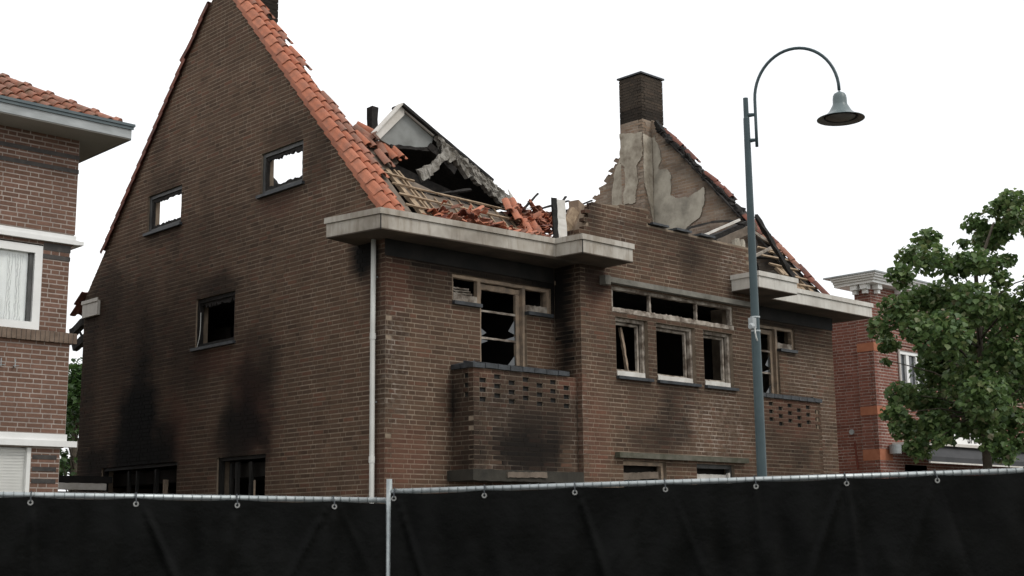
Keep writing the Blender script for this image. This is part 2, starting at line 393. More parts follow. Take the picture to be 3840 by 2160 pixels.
# stains of the fire, plus shade painted behind the balcony holes: (centre, radii, strength)
SOOT_SHADE_BLOBS = [
    ((2.05, 0, 3.2), (1.3, .1, .9), .97), ((8.1, 0, 3.2), (1.3, .1, .9), .97), ((5.0, -.51, 5.85), (2.4, .3, .7), .22),  # first two: shade painted on the front wall behind the balconies
    ((0, 6.25, 2.95), (.5, 1.35, .70), 1.0), ((0, 6.32, 3.45), (.5, .85, .95), 1.0), ((0, 6.25, 4.05), (.5, .42, .85), .75),
    ((0, 5.35, 3.05), (.5, .55, .75), .75), ((0, 6.15, 4.6), (.5, .5, .8), .35), ((0, 7.6, 2.75), (.5, .7, .6), .75),
    ((0, 3.2, 3.05), (.5, .95, .65), .85), ((0, 3.05, 3.55), (.5, .90, .95), .72), ((0, 2.85, 4.0), (.5, .66, .7), .42), ((0, 2.75, 4.55), (.5, .35, .4), .2),
    ((0, 3.95, 5.32), (.5, .80, .30), .6), ((0, 4.5, 4.8), (.5, 1.7, 1.3), .22), ((0, 4.7, 4.2), (.5, .8, .7), .35),
    ((0, 5.65, 7.28), (.5, .85, .28), .35), ((0, 5.7, 6.42), (.5, .85, .22), .4), ((0, 2.3, 7.30), (.5, .80, .26), .35), ((0, 1.55, 6.8), (.5, .4, .6), .4),
    ((0, 2.3, 6.42), (.5, .8, .25), .45), ((0, 8.2, 4.2), (.5, .55, 2.2), .5), ((0, 6.6, 5.0), (.5, 1.6, 1.2), .34), ((0, 7.6, 5.6), (.5, .9, .8), .45),
    ((0, 5.9, 7.9), (.5, .3, .6), .35), ((0, 1.2, 7.0), (.5, .25, .7), .3), ((0, 4.2, 6.2), (.5, 1.3, .5), .16), ((0, 0.1, 3.6), (.5, .25, 2.2), .32),
    ((0, .42, 5.28), (.5, .42, .38), 1.0), ((0, .25, 4.9), (.5, .25, .5), .5),
    # front
    ((1.5, 0, 5.16), (1.9, .4, .16), .8), ((1.5, 0, 5.0), (2.2, .3, .6), .42), ((8.6, 0, 5.0), (2.0, .3, .6), .35), ((5.1, -.51, 4.3), (2.3, .3, 1.1), .26), ((2.8, 0, 5.0), (.5, .4, .5), .8), ((3.05, -.18, 5.0), (.2, .30, 1.5), .95), ((2.7, 0, 5.1), (.6, .4, .35), .8), ((3.05, -.2, 3.2), (.1, .28, 1.6), .7),
    ((3.3, -.51, 5.2), (.45, .3, .35), .75), ((5.0, -.51, 3.25), (.65, .3, .65), .62), ((4.35, -.51, 3.0), (.6, .3, .3), .45), ((5.55, -.51, 5.85), (.42, .3, .34), .55),
    ((6.6, -.51, 5.5), (.3, .3, .3), .4), ((5.0, -.51, 6.1), (2.0, .3, .12), .3), ((3.35, -.51, 6.1), (.25, .3, .5), .55),
    ((2.05, -.41, 2.72), (.95, .2, .50), .88), ((2.1, -.41, 3.1), (1.5, .1, 1.0), .55), ((1.12, -.2, 3.1), (.1, .4, 1.0), .4), ((8.0, -.41, 3.2), (1.2, .1, .8), .22), ((2.1, -.41, 3.12), (.6, .2, .28), .55), ((1.2, -.3, 2.6), (.2, .3, .3), .5), ((2.75, -.41, 2.9), (.3, .2, .5), .4),
    ((1.12, -.2, 3.4), (.1, .4, .7), .35), ((8.6, 0, 5.16), (1.6, .4, .16), .7), ((7.3, 0, 4.9), (.4, .4, .5), .6), ((8.4, -.41, 2.9), (.4, .2, .3), .25),
]
RED_BLOBS = [((0, 2.95, 3.3), (.5, .55, .8), .9), ((0, 3.2, 3.9), (.5, .5, .6), .5), ((0, 5.1, 3.3), (.5, .45, .7), .5), ((0, 4.1, 4.25), (.5, .7, .3), .55), ((.15, 0, 4.85), (.35, .4, .5), .55),
             ((0, 2.4, 6.3), (.5, .7, .25), .35), ((.1, 0, 2.6), (.9, .4, .6), .45), ((2.95, -.45, 3.7), (.4, .2, .25), .5), ((3.3, -.51, 3.0), (.4, .2, 1.0), .35), ((1.25, -.41, 3.7), (.5, .2, .2), .3),
             ((8.2, -.41, 3.6), (1.2, .2, .5), .45), ((3.4, -.51, 5.0), (.4, .2, .5), .4)]
LIGHT_BLOBS = [((.1, 0, 3.7), (.28, .1, 1.2), 1.0), ((6.6, -.51, 5.75), (.5, .2, .5), .95), ((5.9, -.51, 3.2), (1.2, .2, .7), .75), ((6.3, -.51, 3.7), (.5, .2, .4), .6), ((3.0, -.51, 3.2), (.2, .2, 1.2), .6),
               ((1.6, -.41, 3.3), (.6, .1, .6), .55), ((3.9, -.51, 6.0), (.5, .2, .4), .5), ((1.6, -.41, 2.5), (.7, .1, .1), .9), ((9.3, 0, 4.2), (.8, .2, .9), .5), ((9.6, 0, 3.4), (.6, .2, .9), .45)]
def blob(p, lst):
    w = 0.0
    for c, r, s in lst:
        if abs(p[0]-c[0]) > r[0]*1.2 or abs(p[1]-c[1]) > r[1]*1.2 or abs(p[2]-c[2]) > r[2]*1.2: continue
        d = math.sqrt(((p[0]-c[0])/r[0])**2+((p[1]-c[1])/r[1])**2+((p[2]-c[2])/r[2])**2)
        d += 0.20*gnoise(p, 2.3, 3.1)+0.20*noise.noise(Vector((p[0]*7.5+p[1]*7.5, p[2]*.9, 3.3)))
        t = max(0.0, min(1.0, (1.05-d)/0.65)); t = t*t*(3-2*t)
        w = 1-(1-w)*(1-t*s)
    return w
def burnt_mask(p):
    s = blob(p, SOOT_SHADE_BLOBS)
    g = gnoise(p, .55, 9.0)
    base = .01+.14*max(0.0, g)
    if abs(p[0]) < .03 and p[1] > .2: base += .24*max(0, min(1, (6.6-p[2])/2.2))*max(0, min(1, (p[1]-1.2)/3.0))
    return (min(1.0, 1-(1-s)*(1-base)), blob(p, RED_BLOBS), blob(p, LIGHT_BLOBS))
def clean_mask(p): return (0.05+0.08*max(0.0, gnoise(p, .7, 4.0)), 0.0, 0.0)

class Wall:
    """running Flemish bond on a plane; lo(v), hi(v) bound each course, holes are rectangles (u0,u1,v0,v1)"""
    def __init__(s, pl, v0, v1, lo, hi, holes=(), maskf=burnt_mask, seed=1, top=None, quoin=(None, None), depth=.10, stretch=False, joint=.0062):
        s.pl = pl; s.bricks = []; s.maskf = maskf; s.joint = joint; s.depth = depth
        rr = random.Random(seed)
        n0 = int(round(v0/CO)); n1 = int(round(v1/CO))
        for i in range(n0, n1):
            a = i*CO; b = a+CO; vm = (a+b)/2
            L0, L1 = lo(a), lo(b); H0, H1 = hi(a), hi(b)
            if quoin[0] is not None and (i+quoin[0]) % 2: L0 += .105; L1 += .105
            if quoin[1] is not None and (i+quoin[1]) % 2: H0 -= .105; H1 -= .105
            Lm, Hm = min(L0, L1), max(H0, H1)
            cuts = [(h[0], h[1]) for h in holes if h[2] < vm < h[3]]
            spans = [(Lm, Hm)]
            for c in cuts:
                ns = []
                for p, q in spans:
                    if c[1] <= p or c[0] >= q: ns.append((p, q)); continue
                    if c[0] > p: ns.append((p, c[0]))
                    if c[1] < q: ns.append((c[1], q))
                spans = ns
            u = Lm - rr.choice((0, .02)) - (.165 if i % 2 else 0.0) - .33
            if stretch: u = Lm - (.11 if i % 2 else 0) - .22
            k_ = 0
            while u < Hm:
                w = .22 if (stretch or k_ % 2 == 0) else .11
                w += rr.uniform(-.005, .005)
                for p, q in spans:
                    x0 = max(u, p); x1 = min(u+w, q)
                    if u <= p+.03: x0 = p
                    if q-(u+w) < .03: x1 = q
                    if x1-x0 < .0301: continue
                    a0 = max(x0, L0); a1 = max(x0, L1); b0 = min(x1, H0); b1 = min(x1, H1)
                    if b0-a0 < .01 and b1-a1 < .01: continue
                    b0 = max(b0, a0+.002); b1 = max(b1, a1+.002)
                    if top is not None and b > top((x0+x1)/2): continue
                    s.bricks.append((a0, b0, b1, a1, a, b, rr.random(), rr.uniform(-.0015, .0015)))
                u += w; k_ += 1
    def centre(s, br): return s.pl.P((br[0]+br[1]+br[2]+br[3])/4, (br[4]+br[5])/2)
def emit_bricks(mb, wall, brs):
    j = wall.joint; pl = wall.pl; d = wall.depth
    for a0, b0, b1, a1, v0, v1, t, dn in brs:
        h = j*1.3
        q = [pl.P(a0+j, v0+h, dn), pl.P(b0-j, v0+h, dn), pl.P(b1-j, v1-h, dn), pl.P(a1+j, v1-h, dn)]
        mb.hexa(q+[p-pl.n*d for p in q], t+.001, ('back',))
        ms = [wall.maskf(p) for p in q]; mb.mask += ms+ms
def emit_mortar(mb, wall, rec=.0032):
    pl = wall.pl
    for a0, b0, b1, a1, v0, v1, t, dn in wall.bricks:
        q = [pl.P(a0, v0, -rec), pl.P(b0, v0, -rec), pl.P(b1, v1, -rec), pl.P(a1, v1, -rec)]
        mb.quad(q); mb.mask += [wall.maskf(p) for p in q]
def facing(pl): return max(0.0, (CAM-pl.o).normalized().dot(pl.n))
_bmesh = {}
def single_brick(wall, br, parent, mat):
    a0, b0, b1, a1, v0, v1, t, dn = br; j = wall.joint; pl = wall.pl
    w = round(b0-a0, 2); key = (w, mat)
    if key not in _bmesh:
        m = MB(); lp = PL((0, 0, 0), (1, 0, 0), (0, -1, 0))
        m.box(lp, -w/2+j, w/2-j, -CO/2+j*1.3, CO/2-j*1.3, -wall.depth, 0, 0, ('back',))
        me = m.mesh('brick'); me.materials.append(M[mat]); _bmesh[key] = me
    c = pl.P((a0+b0)/2, (v0+v1)/2, dn)
    nb = -pl.n
    mw = Matrix(((pl.u.x, nb.x, 0, c.x), (pl.u.y, nb.y, 0, c.y), (pl.u.z, nb.z, 1, c.z), (0, 0, 0, 1)))
    if pl.u.cross(nb).z < 0:            # keep it right-handed
        mw = Matrix(((-pl.u.x, nb.x, 0, c.x), (-pl.u.y, nb.y, 0, c.y), (-pl.u.z, nb.z, 1, c.z), (0, 0, 0, 1)))
    mk = wall.maskf(c)
    return put(_bmesh[key], 'brick', mw, parent, (mk[0], mk[1], mk[2], 1))
def lay(house, entries, matb, mat1, hidden, nmax=300):
    """entries: (wall, mortar part that carries the bricks). The nmax bricks that show largest are objects, the rest one part"""
    cand = []
    for wi, (w, part) in enumerate(entries):
        fc = facing(w.pl)
        for bi, br in enumerate(w.bricks):
            c = w.centre(br)
            if abs((br[1]-br[0])-(br[2]-br[3])) > .004 or hidden(c, w) or fc <= 0: continue
            v = c-CAM; zc = v.dot(fwd); xs = 3840/2+5039.6*v.dot(cr)/zc; ys = 1080-5039.6*v.dot(cu)/zc
            if not (0 < xs < 3840 and 0 < ys < 1830): continue
            dirn = -v.normalized()
            cand.append(((br[1]-br[0])*max(.05, dirn.dot(w.pl.n))/v.length_squared, wi, bi))
    cand.sort(reverse=True)
    chosen = {(wi, bi) for _, wi, bi in cand[:nmax]}
    rest = MB()
    for wi, (w, part) in enumerate(entries):
        emit_bricks(rest, w, [b for bi, b in enumerate(w.bricks) if (wi, bi) not in chosen])
        for bi, b in enumerate(w.bricks):
            if (wi, bi) in chosen: single_brick(w, b, part, mat1)
    return rest.build('brickwork', matb, house, kind='stuff', fix=False)
def core(mb, pl, loop, holes=(), n0=-.012, th=.21):
    P = [pl.P(u, v, n0) for u, v in loop]
    H = [[pl.P(u, v, n0) for u, v in h] for h in holes]
    mb.prism(P, -pl.n*th, H)
def rect(u0, u1, v0, v1, g=.006): return [(u0-g, v0-g), (u1+g, v0-g), (u1+g, v1+g), (u0-g, v1+g)]

# ------------------------------------------------------------------ the ground
one('ground', 'soil', None, lambda m: m.quad([(-300, -300, -.02), (300, -300, -.02), (300, 300, -.02), (-300, 300, -.02)]))['kind'] = 'structure'
one('road', 'asphalt', None, lambda m: m.quad([(-80, -12.5, -.014), (90, -12.5, -.014), (90, -5.9, -.014), (-80, -5.9, -.014)]))['kind'] = 'structure'
def _pave(m):
    m.abox((-80, -5.75, -.12), (90, -2.2, .10)); m.abox((-80, -16.5, -.12), (90, -12.65, .0))
one('pavement', 'paving', None, _pave)['kind'] = 'structure'
def _kerb(m):
    m.abox((-80, -5.9, -.12), (90, -5.752, .115)); m.abox((-80, -12.648, -.12), (90, -12.5, .012))
one('kerb', 'concrete', None, _kerb)['kind'] = 'structure'

# ================================================================== the burnt house
HX, HY = 10.1, 8.3
RS_, AP = 1.095, 4.15                         # roof slope, ridge position
def zr(y): return 5.72+RS_*y if y <= AP else 5.72+RS_*(2*AP-y)
house = thing('burnt_house', 'burnt out brown brick house with collapsed tiled roof behind the black fence', 'house', (5, 4, 0))
plG = PL((0, 0, 0), (0, 1, 0), (-1, 0, 0)); plF = PL((0, 0, 0), (1, 0, 0), (0, -1, 0)); plB = PL((0, -.51, 0), (1, 0, 0), (0, -1, 0))
plBL = PL((3.05, 0, 0), (0, -1, 0), (-1, 0, 0)); plBR = PL((7.05, 0, 0), (0, -1, 0), (1, 0, 0))
plC1 = PL((0, -.41, 0), (1, 0, 0), (0, -1, 0)); plS1 = PL((1.12, 0, 0), (0, -1, 0), (-1, 0, 0)); plS2 = PL((9.0, 0, 0), (0, -1, 0), (1, 0, 0))
sn = snap
GW = [(5.16, 6.22, sn(6.53), sn(7.15)), (1.87, 2.92, sn(6.53), sn(7.15)), (3.53, 4.62, sn(4.44), sn(5.20)), (5.02, 7.43, sn(.9), sn(2.77)), (2.64, 3.90, sn(.9), sn(2.77))]
FT = sn(5.10); FB = sn(4.74); DB = sn(2.73)
FL = [(1.12, 1.62, FB, FT), (1.62, 2.49, DB, FT), (2.49, 2.98, FB, FT), (.9, 2.6, 0, sn(2.1))]
FR = [(7.12, 7.61, FB, FT), (7.61, 8.46, DB, FT), (8.46, 8.95, FB, FT)]
BW = [(3.70, 6.54, sn(4.80), sn(5.17)), (3.77, 4.47, sn(3.83), sn(4.72)), (4.66, 5.57, sn(3.83), sn(4.72)), (5.77, 6.50, sn(3.83), sn(4.72)),
      (3.86, 4.80, sn(1.0), sn(2.67)), (5.50, 6.42, sn(1.0), sn(2.67))]
def gy0(v): return 0.0 if v < 5.6 else max(0.0, (v-5.72)/RS_)
def gy1(v): return HY if v < 5.6 else min(HY, 2*AP-(v-5.72)/RS_)
wG = Wall(plG, 0, 9.98, gy0, gy1, GW, seed=3, quoin=(0, None))
wF = Wall(plF, 0, 5.40, lambda v: 0.0, lambda v: 3.05, FL, seed=4, quoin=(1, None))
wFR = Wall(plF, 0, 5.40, lambda v: 7.05, lambda v: HX, FR, seed=5)
def btop(u):
    if u < 3.30: return 5.75+(u-3.05)*2.4
    if u < 4.56: return 6.33+.10*(u-3.3)
    return 6.18
wB = Wall(plB, 0, 6.5, lambda v: 3.05, lambda v: 7.05, BW, seed=6, top=btop, quoin=(0, 0))
wBL = Wall(plBL, 0, 5.9, lambda v: 0.0, lambda v: .51, (), seed=8, quoin=(None, 1))
wBR = Wall(plBR, 0, 5.9, lambda v: 0.0, lambda v: .51, (), seed=9, quoin=(None, 1))
def perf(x0, step, first):
    h = []
    for i in range(7):
        zc = 3.60 if (i % 2 == 0) == first else 3.66
        for r in range(3):
            c = math.floor((zc-r*.124)/CO)*CO
            h.append((x0+i*step-.060, x0+i*step+.060, c, c+CO))
    return h
PF1 = perf(1.285, .26, True); PF2 = perf(7.33, .26, True)
BT, BBt = sn(3.78), sn(2.48)
wC1 = Wall(plC1, BBt, BT, lambda v: 1.12, lambda v: 3.049, PF1, seed=11, quoin=(0, None))
wC2 = Wall(plC1, BBt, BT, lambda v: 7.051, lambda v: 9.0, PF2, seed=12, quoin=(None, 0))
PS = [(.215, .305, math.floor((3.66-r*.124)/CO)*CO, math.floor((3.66-r*.124)/CO)*CO+CO) for r in range(3)]
wS1 = Wall(plS1, BBt, BT, lambda v: 0.0, lambda v: .41, PS, seed=13, quoin=(None, 1))
wS2 = Wall(plS2, BBt, BT, lambda v: 0.0, lambda v: .41, (), seed=14, quoin=(None, 1))

def wallpart(name, walls, corefn, mm='mortar'):
    m = MB()
    for w in walls: emit_mortar(m, w)
    o = m.build(name, mm, house, fix=False)
    c = MB(); corefn(c)
    return o, c
cores = MB()
GTOP = [(.008, .01), (HY-.01, .01), (HY-.01, 5.70), (AP+.27, 9.94), (AP-.27, 9.94), (.008, 5.70)]
core(cores, plG, GTOP, [rect(*h) for h in GW])
TF = lambda a, b, c, d: [(a-.006, FB-.006), (b-.006, FB-.006), (b-.006, DB), (c+.006, DB), (c+.006, FB-.006), (d+.006, FB-.006), (d+.006, FT+.006), (a-.006, FT+.006)]
core(cores, plF, [(.008, .01), (3.06, .01), (3.06, 5.40), (.008, 5.40)], [TF(1.12, 1.62, 2.49, 2.98), rect(.9, 2.6, .1, sn(2.1))])
core(cores, plF, [(7.04, .01), (HX-.01, .01), (HX-.01, 5.40), (7.04, 5.40)], [TF(7.12, 7.61, 8.46, 8.95)])
core(cores, plB, [(3.058, .01), (7.042, .01), (7.042, 6.17), (4.56, 6.17), (4.56, 6.42), (3.36, 6.31), (3.15, 5.85), (3.058, 5.7)], [rect(*h) for h in BW])
for pl in (plBL, plBR): core(cores, pl, [(-.2, .01), (.502, .01), (.502, 5.7), (-.2, 5.7)], th=.15)
cores.build('wall_core', 'mortar', house)
for w, nm in ((wC1, PF1), (wC2, PF2)):
    c = MB(); x0, x1 = (1.128, 3.05) if w is wC1 else (7.05, 8.992)
    core(c, plC1, [(x0, BBt), (x1, BBt), (x1, BT), (x0, BT)], [rect(*h, g=.003) for h in nm], th=.095)
    c.build('balcony_core', 'mortar', house)
c = MB(); core(c, plS1, [(.0, BBt), (.39, BBt), (.39, BT), (.0, BT)], [rect(*h, g=.003) for h in PS], th=.095); c.build('balcony_core', 'mortar', house)
c = MB(); core(c, plS2, [(.0, BBt), (.39, BBt), (.39, BT), (.0, BT)], th=.095); c.build('balcony_core', 'mortar', house)

parts = []
for nm, ws in (('gable_wall', [wG]), ('front_wall', [wF, wFR]), ('bay_wall', [wB, wBL, wBR]), ('balcony', [wC1, wS1]), ('balcony', [wC2, wS2])):
    m = MB()
    for w in ws: emit_mortar(m, w)
    o = m.build(nm, 'mortar', house, fix=False)
    parts += [(w, o) for w in ws]
def hid(c, w):
    if w is wF and 1.1 < c.x < 3.05 and c.z < 3.95: return True
    if w is wFR and c.x < 9.0 and c.z < 3.95: return True
    if c.z > 5.16 and w in (wF, wFR): return True
    return c.z < 2.45
lay(house, parts, 'brick', 'brick1', hid)
bal1, bal2 = parts[5][1], parts[7][1]

# rear and far walls, interior, floors
def _back(m):
    m.abox((.01, HY-.22, .0), (HX-.01, HY-.012, 5.1))
one('rear_wall', 'mortar', house, _back)
for a_, b_ in (((.22, .22, 2.50), (9.88, 8.07, 2.70)), ((.23, .22, 5.16), (9.87, 8.07, 5.32)), ((3.28, -.30, 2.5), (6.82, .219, 2.69)), ((3.28, -.30, 5.2), (6.82, .219, 5.31))):
    one('floor_slab', 'interior', house, lambda m: m.abox(a_, b_))
for a_, b_ in (((3.02, .3, 2.72), (3.14, 8.0, 5.15)), ((7.0, .3, 2.72), (7.12, 8.0, 5.15)), ((.24, 4.9, .02), (9.8, 5.02, 2.48)), ((3.16, 3.4, 2.72), (6.98, 3.5, 5.15))):
    one('partition_wall', 'interior', house, lambda m: m.abox(a_, b_))
for a_, b_ in (((.4, 3.1, 2.72), (1.55, 3.2, 3.75)), ((2.0, 2.3, 2.72), (3.0, 2.38, 3.85)), ((1.552, 3.1, 2.72), (1.60, 3.2, 4.9))):
    one('partition_wall', 'interior_wall', house, lambda m: m.abox(a_, b_))

# ------------------------------------------------------------------ far gable, seen from inside
plI = PL((9.88, 0, 0), (0, 1, 0), (-1, 0, 0)); plIF = PL((9.60, 0, 0), (0, 1, 0), (-1, 0, 0)); plIS = PL((0, 3.85, 0), (1, 0, 0), (0, -1, 0))
def in_mask(p):
    d = (zr(p.y)-p.z) if p.y < AP else 3
    s = max(0, .85-d*1.35)*.95 + max(0, 7.75-p.z)*.5 if p.y < 3.5 else 0.08
    s += .35*gnoise(p, 3.6, 2.0)
    if p.y > 4.5: s = .15+.3*gnoise(p, 2, 5)
    return (max(0, min(.93, s)), .15+.5*max(0, gnoise(p, 1.3, 7)), min(1, max(0.0, gnoise(p, 3.0, 8)+.1)*2.2))
def ihi(v):
    i = 2*AP-(v-5.72)/RS_
    return i if v < 8 else i-.22-.10*math.sin(v*37)
wI = Wall(plI, 5.4, 9.98, lambda v: max(0.05, (v-5.74)/RS_)+.05*max(0, noise.noise(Vector((v*6, 2, 1))))+.10*max(0, noise.noise(Vector((v*1.7, 5, 1)))), ihi, [(3.86, 4.44, 5.2, 9.98)], maskf=in_mask, seed=21)
wIF = Wall(plIF, 5.4, 9.92, lambda v: 3.85, lambda v: 4.45, (), maskf=in_mask, seed=22, quoin=(0, None))
wIS = Wall(plIS, 5.4, 9.92, lambda v: 9.60, lambda v: 9.88, (), maskf=in_mask, seed=23, quoin=(1, None))
m = MB(); [emit_mortar(m, w) for w in (wI, wIF, wIS)]
far = m.build('far_gable_wall', 'mortar_in', house, fix=False, label='plastered inner face of the far gable wall, bare brick patches showing')
m = MB(); [emit_bricks(m, w, w.bricks) for w in (wI, wIF, wIS)]; m.build('brickwork', 'brick_in', far, kind='stuff', fix=False)
def _fc(m):
    core(m, plI, [(.06, 4.9), (8.2, 4.9), (7.6, 6.2), (6.4, 7.0), (5.6, 8.0), (5.2, 8.45), (4.6, 9.3), (4.44, 9.94), (3.86, 9.94), (.06, 5.72)], th=.195)
    m.abox((9.612, 3.862, 5.33), (9.9, 4.438, 9.9)); m.abox((9.88, .06, .0), (10.09, HY-.02, 4.9))
one('far_gable_core', 'mortar_in', house, _fc)
def jag(loop, amp, n=3):
    out = []
    for i, p in enumerate(loop):
        q = loop[(i+1) % len(loop)]
        for j in range(n):
            t = j/n; a = amp if j else amp*.4
            out.append((p[0]+(q[0]-p[0])*t+rnd.uniform(-a, a), p[1]+(q[1]-p[1])*t+rnd.uniform(-a, a)))
    return out
def sheet(name, mat, pl, loop, n=.004, th=.018, amp=.020, parent=None):
    m = MB(); lp = [pl.P(u, v, n) for u, v in jag(jag(loop, amp, 3), amp*.6, 3)]; m.prism(lp, pl.n*th); return m.build(name, mat, parent or house)
sheet('plaster_patch', 'plaster_grey', plI, [(3.76, 9.60), (3.67, 9.34), (3.61, 9.10), (3.68, 8.87), (3.46, 8.83), (3.36, 8.68), (3.40, 8.27), (3.2, 8.17), (2.96, 8.15), (2.7, 8.22),
      (2.54, 8.28), (2.53, 8.16), (2.58, 7.9), (2.67, 7.72), (3.04, 7.53), (3.3, 7.0), (3.82, 6.6), (3.82, 9.55)], parent=far)
sheet('plaster_patch', 'plaster', plI, [(4.47, 7.2), (4.93, 7.2), (4.95, 8.53), (4.88, 9.0), (4.72, 9.3), (4.47, 9.6)], amp=.02, parent=far)
sheet('plaster_patch', 'plaster', plIF, [(4.45, 9.72), (3.86, 9.64), (3.86, 9.14), (4.01, 8.97), (4.0, 8.6), (4.06, 8.41), (4.09, 8.21), (4.38, 8.21), (4.40, 8.4), (4.35, 8.55), (4.32, 8.87), (4.37, 9.05), (4.45, 9.1)], parent=far)
sheet('plaster_patch', 'plaster', plIS, [(9.605, 9.60), (9.87, 9.56), (9.87, 7.6), (9.80, 7.95), (9.70, 8.3), (9.63, 8.5), (9.605, 8.6)], amp=.008, parent=far)
sheet('plaster_patch', 'plaster', plIF, [(4.10, 7.3), (4.42, 7.3), (4.42, 8.12), (4.15, 8.15)], parent=far)

def chimney(x0, label, ya=3.85, yb=4.45, cw=.68, zb=9.92):
    pA = PL((x0, 0, 0), (0, 1, 0), (-1, 0, 0)); pB = PL((0, ya, 0), (1, 0, 0), (0, -1, 0)); pC = PL((x0+cw, 0, 0), (0, 1, 0), (1, 0, 0)); pD = PL((0, yb, 0), (1, 0, 0), (0, 1, 0))
    mk = lambda p: (min(.8, .25+.35*max(0, gnoise(p, 2, 1))+(.35 if p.z < 10.2 else 0)), 0, 0)
    ws = [Wall(pA, max(zb, 9.92), 10.88, lambda v: ya, lambda v: yb, maskf=mk, seed=31, quoin=(0, 0)), Wall(pB, zb, 10.88, lambda v: x0, lambda v: x0+cw, maskf=mk, seed=32, quoin=(1, 1)),
          Wall(pC, zb, 10.88, lambda v: ya, lambda v: yb, maskf=mk, seed=33, quoin=(0, 0)), Wall(pD, zb, 10.88, lambda v: x0, lambda v: x0+cw, maskf=mk, seed=34, quoin=(1, 1))]
    m = MB(); [emit_mortar(m, w) for w in ws]; o = m.build('chimney', 'mortar_ch', house, fix=False, label=label)
    m = MB(); [emit_bricks(m, w, w.bricks) for w in ws]; m.build('brickwork', 'brick_ch', o, kind='stuff', fix=False)
    one('chimney_core', 'mortar_ch', o, lambda q: q.abox((x0+.012, ya+.012, zb-.4), (x0+cw-.012, yb-.012, 10.87)))
    one('chimney_cap', 'slate', o, lambda q: q.abox((x0-.03, ya-.03, 10.88), (x0+cw+.03, yb+.03, 10.915)))
chimney(9.60, 'blackened square chimney on the far gable')
chimney(0.0, 'chimney on the near gable', 3.62, 4.42, .70, 9.55)

# ------------------------------------------------------------------ windows of the burnt house
def bars(m, pl, u0, u1, v0, v1, w, n0, n1, wob=.0):
    """four bars round an opening"""
    t = n1-n0; nm = (n0+n1)/2
    for a, b, ww in (((u0+w/2, v0), (u0+w/2, v1), w), ((u1-w/2, v0), (u1-w/2, v1), w)):
        m.bar(pl.P(a[0], a[1], nm), pl.P(b[0], b[1], nm), t, ww, 8 if wob else 1, wob, pl.u)
    for v in (v0+w/2, v1-w/2):
        m.bar(pl.P(u0+w, v, nm), pl.P(u1-w, v, nm), t, w, 8 if wob else 1, wob, Z)
def sill(parent, pl, u0, u1, v, mat='slate', out=.05, h=.045, ext=.05):
    one('sill', mat, parent, lambda m: m.box(pl, u0-ext, u1+ext, v-h, v-.002, -.10, out))
def rag(parent, pl, u0, u1, v, n, mat, name, amp=.05, down=True, th=.03):
    """burnt, ragged remains along an edge"""
    m = MB(); k_ = max(6, int((u1-u0)/.035)); pts = []
    for i in range(k_+1):
        u = u0+(u1-u0)*i/k_; pts.append((u, v-(1 if down else -1)*rnd.uniform(.1, 1)*amp))
    loop = [(u0, v), (u1, v)]+pts[::-1] if down else [(u1, v), (u0, v)]+pts
    m.prism([pl.P(u, w, n) for u, w in loop], pl.n*th); return m.build(name, mat, parent)
def window(pl, h, mat='grey_frame', w=.06, n0=-.11, n1=-.035, wob=.003, sillmat='slate', sl=True, name='window'):
    m = MB(); bars(m, pl, h[0], h[1], h[2], h[3], w, n0, n1, wob); o = m.build(name, mat, house)
    if sl: sill(o, pl, h[0], h[1], h[2], sillmat)
    return o
for i in (0, 1):
    h = GW[i]; o = window(plG, h, 'grey_frame', .06)
    m = MB(); bars(m, plG, h[0]+.06, h[1]-.06, h[2]+.06, h[3]-.06, .035, -.09, -.055, .004); m.build('casement', 'char', o)
    rag(o, plG, h[0]+.09, h[1]-.09, h[3]-.095, -.085, 'char', 'charred_edge', .05)
    rag(o, plG, h[0]+.09, h[1]-.09, h[2]+.095, -.085, 'char', 'charred_edge', .035, False)
h = GW[2]; o = window(plG, h, 'char', .06)
rag(o, plG, h[0]+.06, h[1]-.06, h[3]-.06, -.09, 'char', 'charred_edge', .09)
one('cable', 'pipe', o, lambda m: m.tube([plG.P(4.50, 5.0, -.02), plG.P(4.5, 4.75, -.02), plG.P(4.52, 4.6, -.015), plG.P(4.58, 4.45, -.01)], .006, 6))
one('partition_wall', 'interior_wall', house, lambda m: m.abox((.9, 5.2, 2.72), (.98, 6.9, 4.95)))
one('partition_wall', 'interior_wall', house, lambda m: m.abox((.9, 6.902, 2.72), (.98, 7.6, 4.3)))
for i in (3, 4):
    h = GW[i]; o = window(plG, h, 'char_shade_board', .05, sl=False)
    m = MB()
    for u, t in (((5.75, .05), (6.35, .04), (6.6, .05)) if i == 3 else ((3.1, .05), (3.45, .06), (3.6, .03))):
        m.bar(plG.P(u, h[2]+.07, -.08), plG.P(u+rnd.uniform(-.03, .03), h[3]-.08, -.08), .05, t, 6, .008, plG.u)
    m.build('mullion', 'char_shade_board', o)
    if i == 4: one('mullion', 'tan_frame', o, lambda m: m.bar(plG.P(3.0, h[2]+.07, -.07), plG.P(3.0, h[3]-.35, -.07), .02, .018, 5, .003, plG.u))
    if i == 3: one('mullion', 'tan_frame', o, lambda m: (m.bar(plG.P(6.05, h[2]+.07, -.07), plG.P(6.05, h[3]-.45, -.07), .02, .018, 5, .003, plG.u), m.bar(plG.P(5.55, h[2]+.07, -.12), plG.P(5.55, h[3]-.25, -.12), .06, .05, 5, .003, plG.u)))

